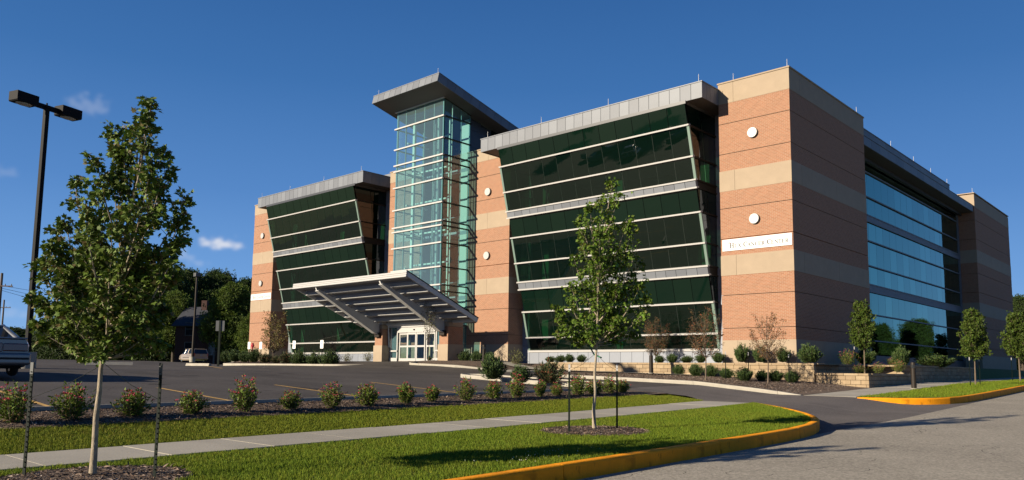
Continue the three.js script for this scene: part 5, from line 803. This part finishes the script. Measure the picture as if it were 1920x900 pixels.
function sedan(label, pos, turn) { // points along -x (front), rear at +x, origin at the middle of the wheelbase on the ground
  const o = thing('sedan', label, 'car', pos, turn, 'cars standing on the lot');
  const low = (w, y0, y1, belt) => [[w - .06, y0], [w, y0 + .14], [w, y1 - .12], [w - .05, y1], [w - .1, belt]];
  mesh('body', carShell([[-2.72, low(.72, .34, .62, .66)], [-2.6, low(.84, .27, .7, .74)], [-2.1, low(.94, .22, .8, .86)], [-1.2, low(.97, .2, .86, .94)], [0, low(.98, .2, .88, .96)], [1.4, low(.98, .2, .9, .98)], [2.2, low(.96, .24, .92, 1.0)], [2.5, low(.93, .28, .94, 1.01)], [2.6, low(.9, .34, .9, .97)]]), M.silver, o);
  mesh('rear_bumper', rbx(2.42, 2.72, .3, .62, -.95, .95, .07, 3), M.silver, o); mesh('front_bumper', rbx(-2.82, -2.55, .28, .56, -.9, .9, .07, 3), M.silver, o); mesh('bumper_trim', rbx(2.66, 2.735, .44, .5, -.9, .9, .02, 2), M.rubber, o);
  mesh('cabin', carShell([[-1.25, [[.86, .94], [.84, .95]]], [-.45, [[.86, .94], [.62, 1.4]]], [.2, [[.87, .94], [.65, 1.44]]], [.85, [[.87, .95], [.62, 1.41]]], [1.75, [[.84, .98], [.8, .99]]]]), M.carGlass, o);
  mesh('roof', carShell([[-.62, [[.62, 1.37], [.56, 1.41]]], [-.2, [[.665, 1.41], [.6, 1.46]]], [.4, [[.67, 1.42], [.6, 1.465]]], [.95, [[.62, 1.37], [.56, 1.415]]]]), M.silver, o);
  for (const s of [-1, 1]) { mesh('roof_pillar', tubePath([[.85, 1.39, s * .63], [1.7, 1.0, s * .83]], [.06, .08], 6), M.silver, o); mesh('roof_pillar', tubePath([[-.55, 1.37, s * .63], [-1.2, .97, s * .85]], [.045, .05], 6), M.silver, o); mesh('roof_pillar', tubePath([[.25, 1.42, s * .67], [.25, .97, s * .89]], [.04, .045], 6), M.silver, o); mesh('headlight', rbx(-2.74, -2.6, .56, .68, s > 0 ? .35 : -.8, s > 0 ? .8 : -.35, .03, 2), M.plate, o); mesh('side_mirror', rbx(-.95, -.75, .98, 1.1, s > 0 ? .95 : -1.1, s > 0 ? 1.1 : -.95, .04, 2), M.silver, o); }
  mesh('taillight', rbx(2.5, 2.645, .66, .87, .3, .88, .03, 2), M.redDark, o); mesh('taillight', rbx(2.5, 2.645, .66, .87, -.88, -.3, .03, 2), M.redDark, o); mesh('trunk_panel', rbx(2.5, 2.62, .64, .88, -.29, .29, .02, 2), M.redDark, o); mesh('licence_plate', rbx(2.615, 2.635, .69, .85, -.155, .155, .005), M.plate, o); mesh('trunk_edge', rbx(2.2, 2.62, .985, 1.03, -.86, .86, .02, 2), M.silver, o);
  for (const [x, z] of [[-1.65, .82], [-1.65, -.82], [1.42, .82], [1.42, -.82]]) wheel(o, x, .33, z, .33, .21);
  mesh('exhaust', tubePath([[2.1, .27, -.5], [2.7, .26, -.5]], [.03], 8), M.chrome, o);
  mesh('underbody', bx(-2.4, 2.4, .2, .3, -.8, .8), M.black, o); return o;
}
{
  const c = [-26.55, 0, 6.0]; c[1] = G(c[0], c[2]) + .02; const s0 = sedan('silver sedan seen from behind at the left photo edge, in shade', c, -.04);
  [[-62, -26], [-58, -33], [-70, -30], [-66, -40], [-49, -27]].forEach(([x, d], i) => copy(s0, [x, G(x, d), d], i * .5 + 1.2, `sedan standing behind the viewer, mirrored in the glass, ${['first', 'second', 'third', 'fourth', 'fifth'][i]}`));
}
{
  const b = at(362, 679, 103), y = G(b[0], b[2]), o = thing('minivan', 'pale beige minivan parked far off at the lot edge', 'car', [b[0], y, b[2]], -.05);
  const low = (w, y0, y1) => [[w - .06, y0], [w, y0 + .14], [w, y1 - .1], [w - .04, y1]];
  mesh('body', carShell([[-2.45, low(.75, .35, .72)], [-2.3, low(.88, .28, .85)], [-1.6, low(.97, .22, .98)], [-1.1, low(.98, .2, 1.04)], [1.5, low(.98, .2, 1.06)], [2.2, low(.96, .25, 1.06)], [2.36, low(.93, .32, 1.04)]]), M.champagne, o);
  mesh('cabin', carShell([[-1.5, [[.9, .98], [.88, 1.0]]], [-.55, [[.93, 1.03], [.74, 1.64]]], [.3, [[.94, 1.04], [.77, 1.69]]], [1.6, [[.94, 1.05], [.77, 1.68]]], [2.05, [[.93, 1.05], [.74, 1.62]]], [2.3, [[.92, 1.03], [.9, 1.05]]]]), M.carGlass, o);
  mesh('roof', carShell([[-.62, [[.73, 1.62], [.68, 1.66]]], [.3, [[.785, 1.67], [.7, 1.74]]], [1.6, [[.785, 1.66], [.7, 1.73]]], [2.08, [[.74, 1.61], [.7, 1.66]]]]), M.champagne, o);
  for (const s of [-1, 1]) { for (const [x0, x1] of [[-.45, -.5], [.55, .52], [1.62, 1.75], [2.05, 2.3]]) mesh('roof_pillar', tubePath([[x0, 1.66, s * .765], [x1, 1.03, s * .945]], [.06, .065], 6), M.champagne, o); mesh('taillight', rbx(2.2, 2.38, .78, 1.12, s > 0 ? .8 : -.94, s > 0 ? .94 : -.8, .03, 2), M.red, o); mesh('side_strip', rbx(-1.0, 1.0, .56, .64, s > 0 ? .975 : -.995, s > 0 ? .995 : -.975, .008), M.rubber, o); }
  mesh('rear_bumper', rbx(2.25, 2.48, .34, .58, -.92, .92, .06, 2), M.champagne, o); mesh('front_bumper', rbx(-2.55, -2.3, .3, .56, -.85, .85, .07, 2), M.champagne, o); mesh('licence_plate', rbx(2.37, 2.39, .78, .94, -.155, .155, .005), M.plate, o);
  for (const [x, z] of [[-1.5, .84], [-1.5, -.84], [1.45, .84], [1.45, -.84]]) wheel(o, x, .33, z, .33, .2);
}
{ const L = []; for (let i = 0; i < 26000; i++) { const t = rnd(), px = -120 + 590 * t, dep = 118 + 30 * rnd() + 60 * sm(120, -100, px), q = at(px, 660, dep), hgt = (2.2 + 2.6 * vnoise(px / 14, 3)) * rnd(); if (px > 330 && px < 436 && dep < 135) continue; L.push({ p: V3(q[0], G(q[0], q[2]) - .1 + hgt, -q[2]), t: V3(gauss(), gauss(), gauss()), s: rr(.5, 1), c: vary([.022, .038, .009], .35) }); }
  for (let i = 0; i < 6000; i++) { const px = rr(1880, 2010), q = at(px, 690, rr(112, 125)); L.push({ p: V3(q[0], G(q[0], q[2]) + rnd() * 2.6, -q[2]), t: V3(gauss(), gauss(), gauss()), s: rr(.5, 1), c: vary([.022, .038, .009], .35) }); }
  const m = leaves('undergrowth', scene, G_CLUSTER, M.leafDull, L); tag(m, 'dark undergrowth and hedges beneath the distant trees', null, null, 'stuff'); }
// ------------------------------------------------------------------ old houses
function house(label, [x, d], turn, W, Dp, hw, roofC, wallC, y0) {
  const y = y0 ?? G(x, d), o = thing('house', label, 'house', [x, y, d], turn), trim = M.steelGrey;
  mesh('wall', bx(-W / 2, W / 2, -.3, hw, 0, Dp), wallC, o);
  const rh = hw + Dp * .36, rf = mesh('roof', [prism([[-.45, hw - .12], [Dp / 2, rh], [Dp / 2, rh + .18], [-.6, hw]], 'x', -W / 2 - .4, W / 2 + .4), prism([[Dp + .45, hw - .12], [Dp / 2, rh - .002], [Dp / 2, rh + .178], [Dp + .6, hw]], 'x', -W / 2 - .4, W / 2 + .4)], roofC, o);
  mesh('gable', [prism([[0, hw], [Dp, hw], [Dp / 2, rh - .05]], 'x', -W / 2, -W / 2 + .2), prism([[0, hw], [Dp, hw], [Dp / 2, rh - .05]], 'x', W / 2 - .2, W / 2)], wallC, o);
  for (const [wx, wy] of [[-W * .3, 1.1], [W * .05, 1.1], [W * .33, 1.1], [-W * .3, 3.9], [W * .05, 3.9], [W * .33, 3.9]]) { const w = mesh('window', [bx(wx - .62, wx + .62, wy - .1, wy, -.1, .02), bx(wx - .62, wx + .62, wy + 1.7, wy + 1.82, -.06, .02), bx(wx - .6, wx - .5, wy, wy + 1.7, -.05, .02), bx(wx + .5, wx + .6, wy, wy + 1.7, -.05, .02), bx(wx - .5, wx + .5, wy + .82, wy + .9, -.04, .02)], trim, o); mesh('pane', bx(wx - .5, wx + .5, wy, wy + 1.7, -.02, -.005), M.carGlass, w); }
  const dm = mesh('dormer', [bx(-.2, 1.7, hw + .5, hw + 1.9, .35, 2.8)], wallC, o); mesh('dormer_roof', prism([[-.45, hw + 1.85], [1.95, hw + 1.85], [.75, hw + 2.75]], 'd', .2, 3.2), roofC, dm); mesh('pane', bx(.25, 1.25, hw + .8, hw + 1.7, .31, .34), M.carGlass, dm);
  mesh('porch', [bx(W * .12, W * .5, 2.75, 2.95, -2, -.01), bx(W * .14, W * .14 + .25, -.3, 2.75, -1.9, -1.65), bx(W * .46, W * .46 + .25, -.3, 2.75, -1.9, -1.65)], trim, o); mesh('chimney', bx(-W * .28, -W * .28 + .8, hw + 1, rh + 1.1, Dp * .4, Dp * .4 + .7), wallC, rf);
}
{ const darkBrick = std({ map: brickMap([.045, .018, .014], [.05, .04, .036], .2), roughness: .95 }), slate = std({ map: grainTex(256, 2, [.03, .034, .045], .15, .2, 8), roughness: .9 });
  const q = at(392, 650, 113); house('dark brick house with a grey roof and dormer under the trees', [q[0], q[2]], .72, 10, 8, 5.2, slate, darkBrick);
  house('red brick house across the street, mirrored in the end glass', [22, 168], -Math.PI / 2, 11, 9, 6, slate, std({ map: brickMap([.3, .08, .05], [.3, .25, .2], .2), roughness: .95 }), streetY(9, 150)); }

// ------------------------------------------------------------------ render
scene.traverse(o => { if (o.isMesh) { o.castShadow = true; o.receiveShadow = true; } });
const renderer = new THREE.WebGLRenderer({ antialias: true });
renderer.setSize(1920, 900); renderer.shadowMap.enabled = true; renderer.shadowMap.type = THREE.PCFSoftShadowMap;
renderer.toneMapping = THREE.LinearToneMapping; renderer.toneMappingExposure = EXPOSURE; renderer.outputColorSpace = THREE.SRGBColorSpace;
renderer.render(scene, camera);
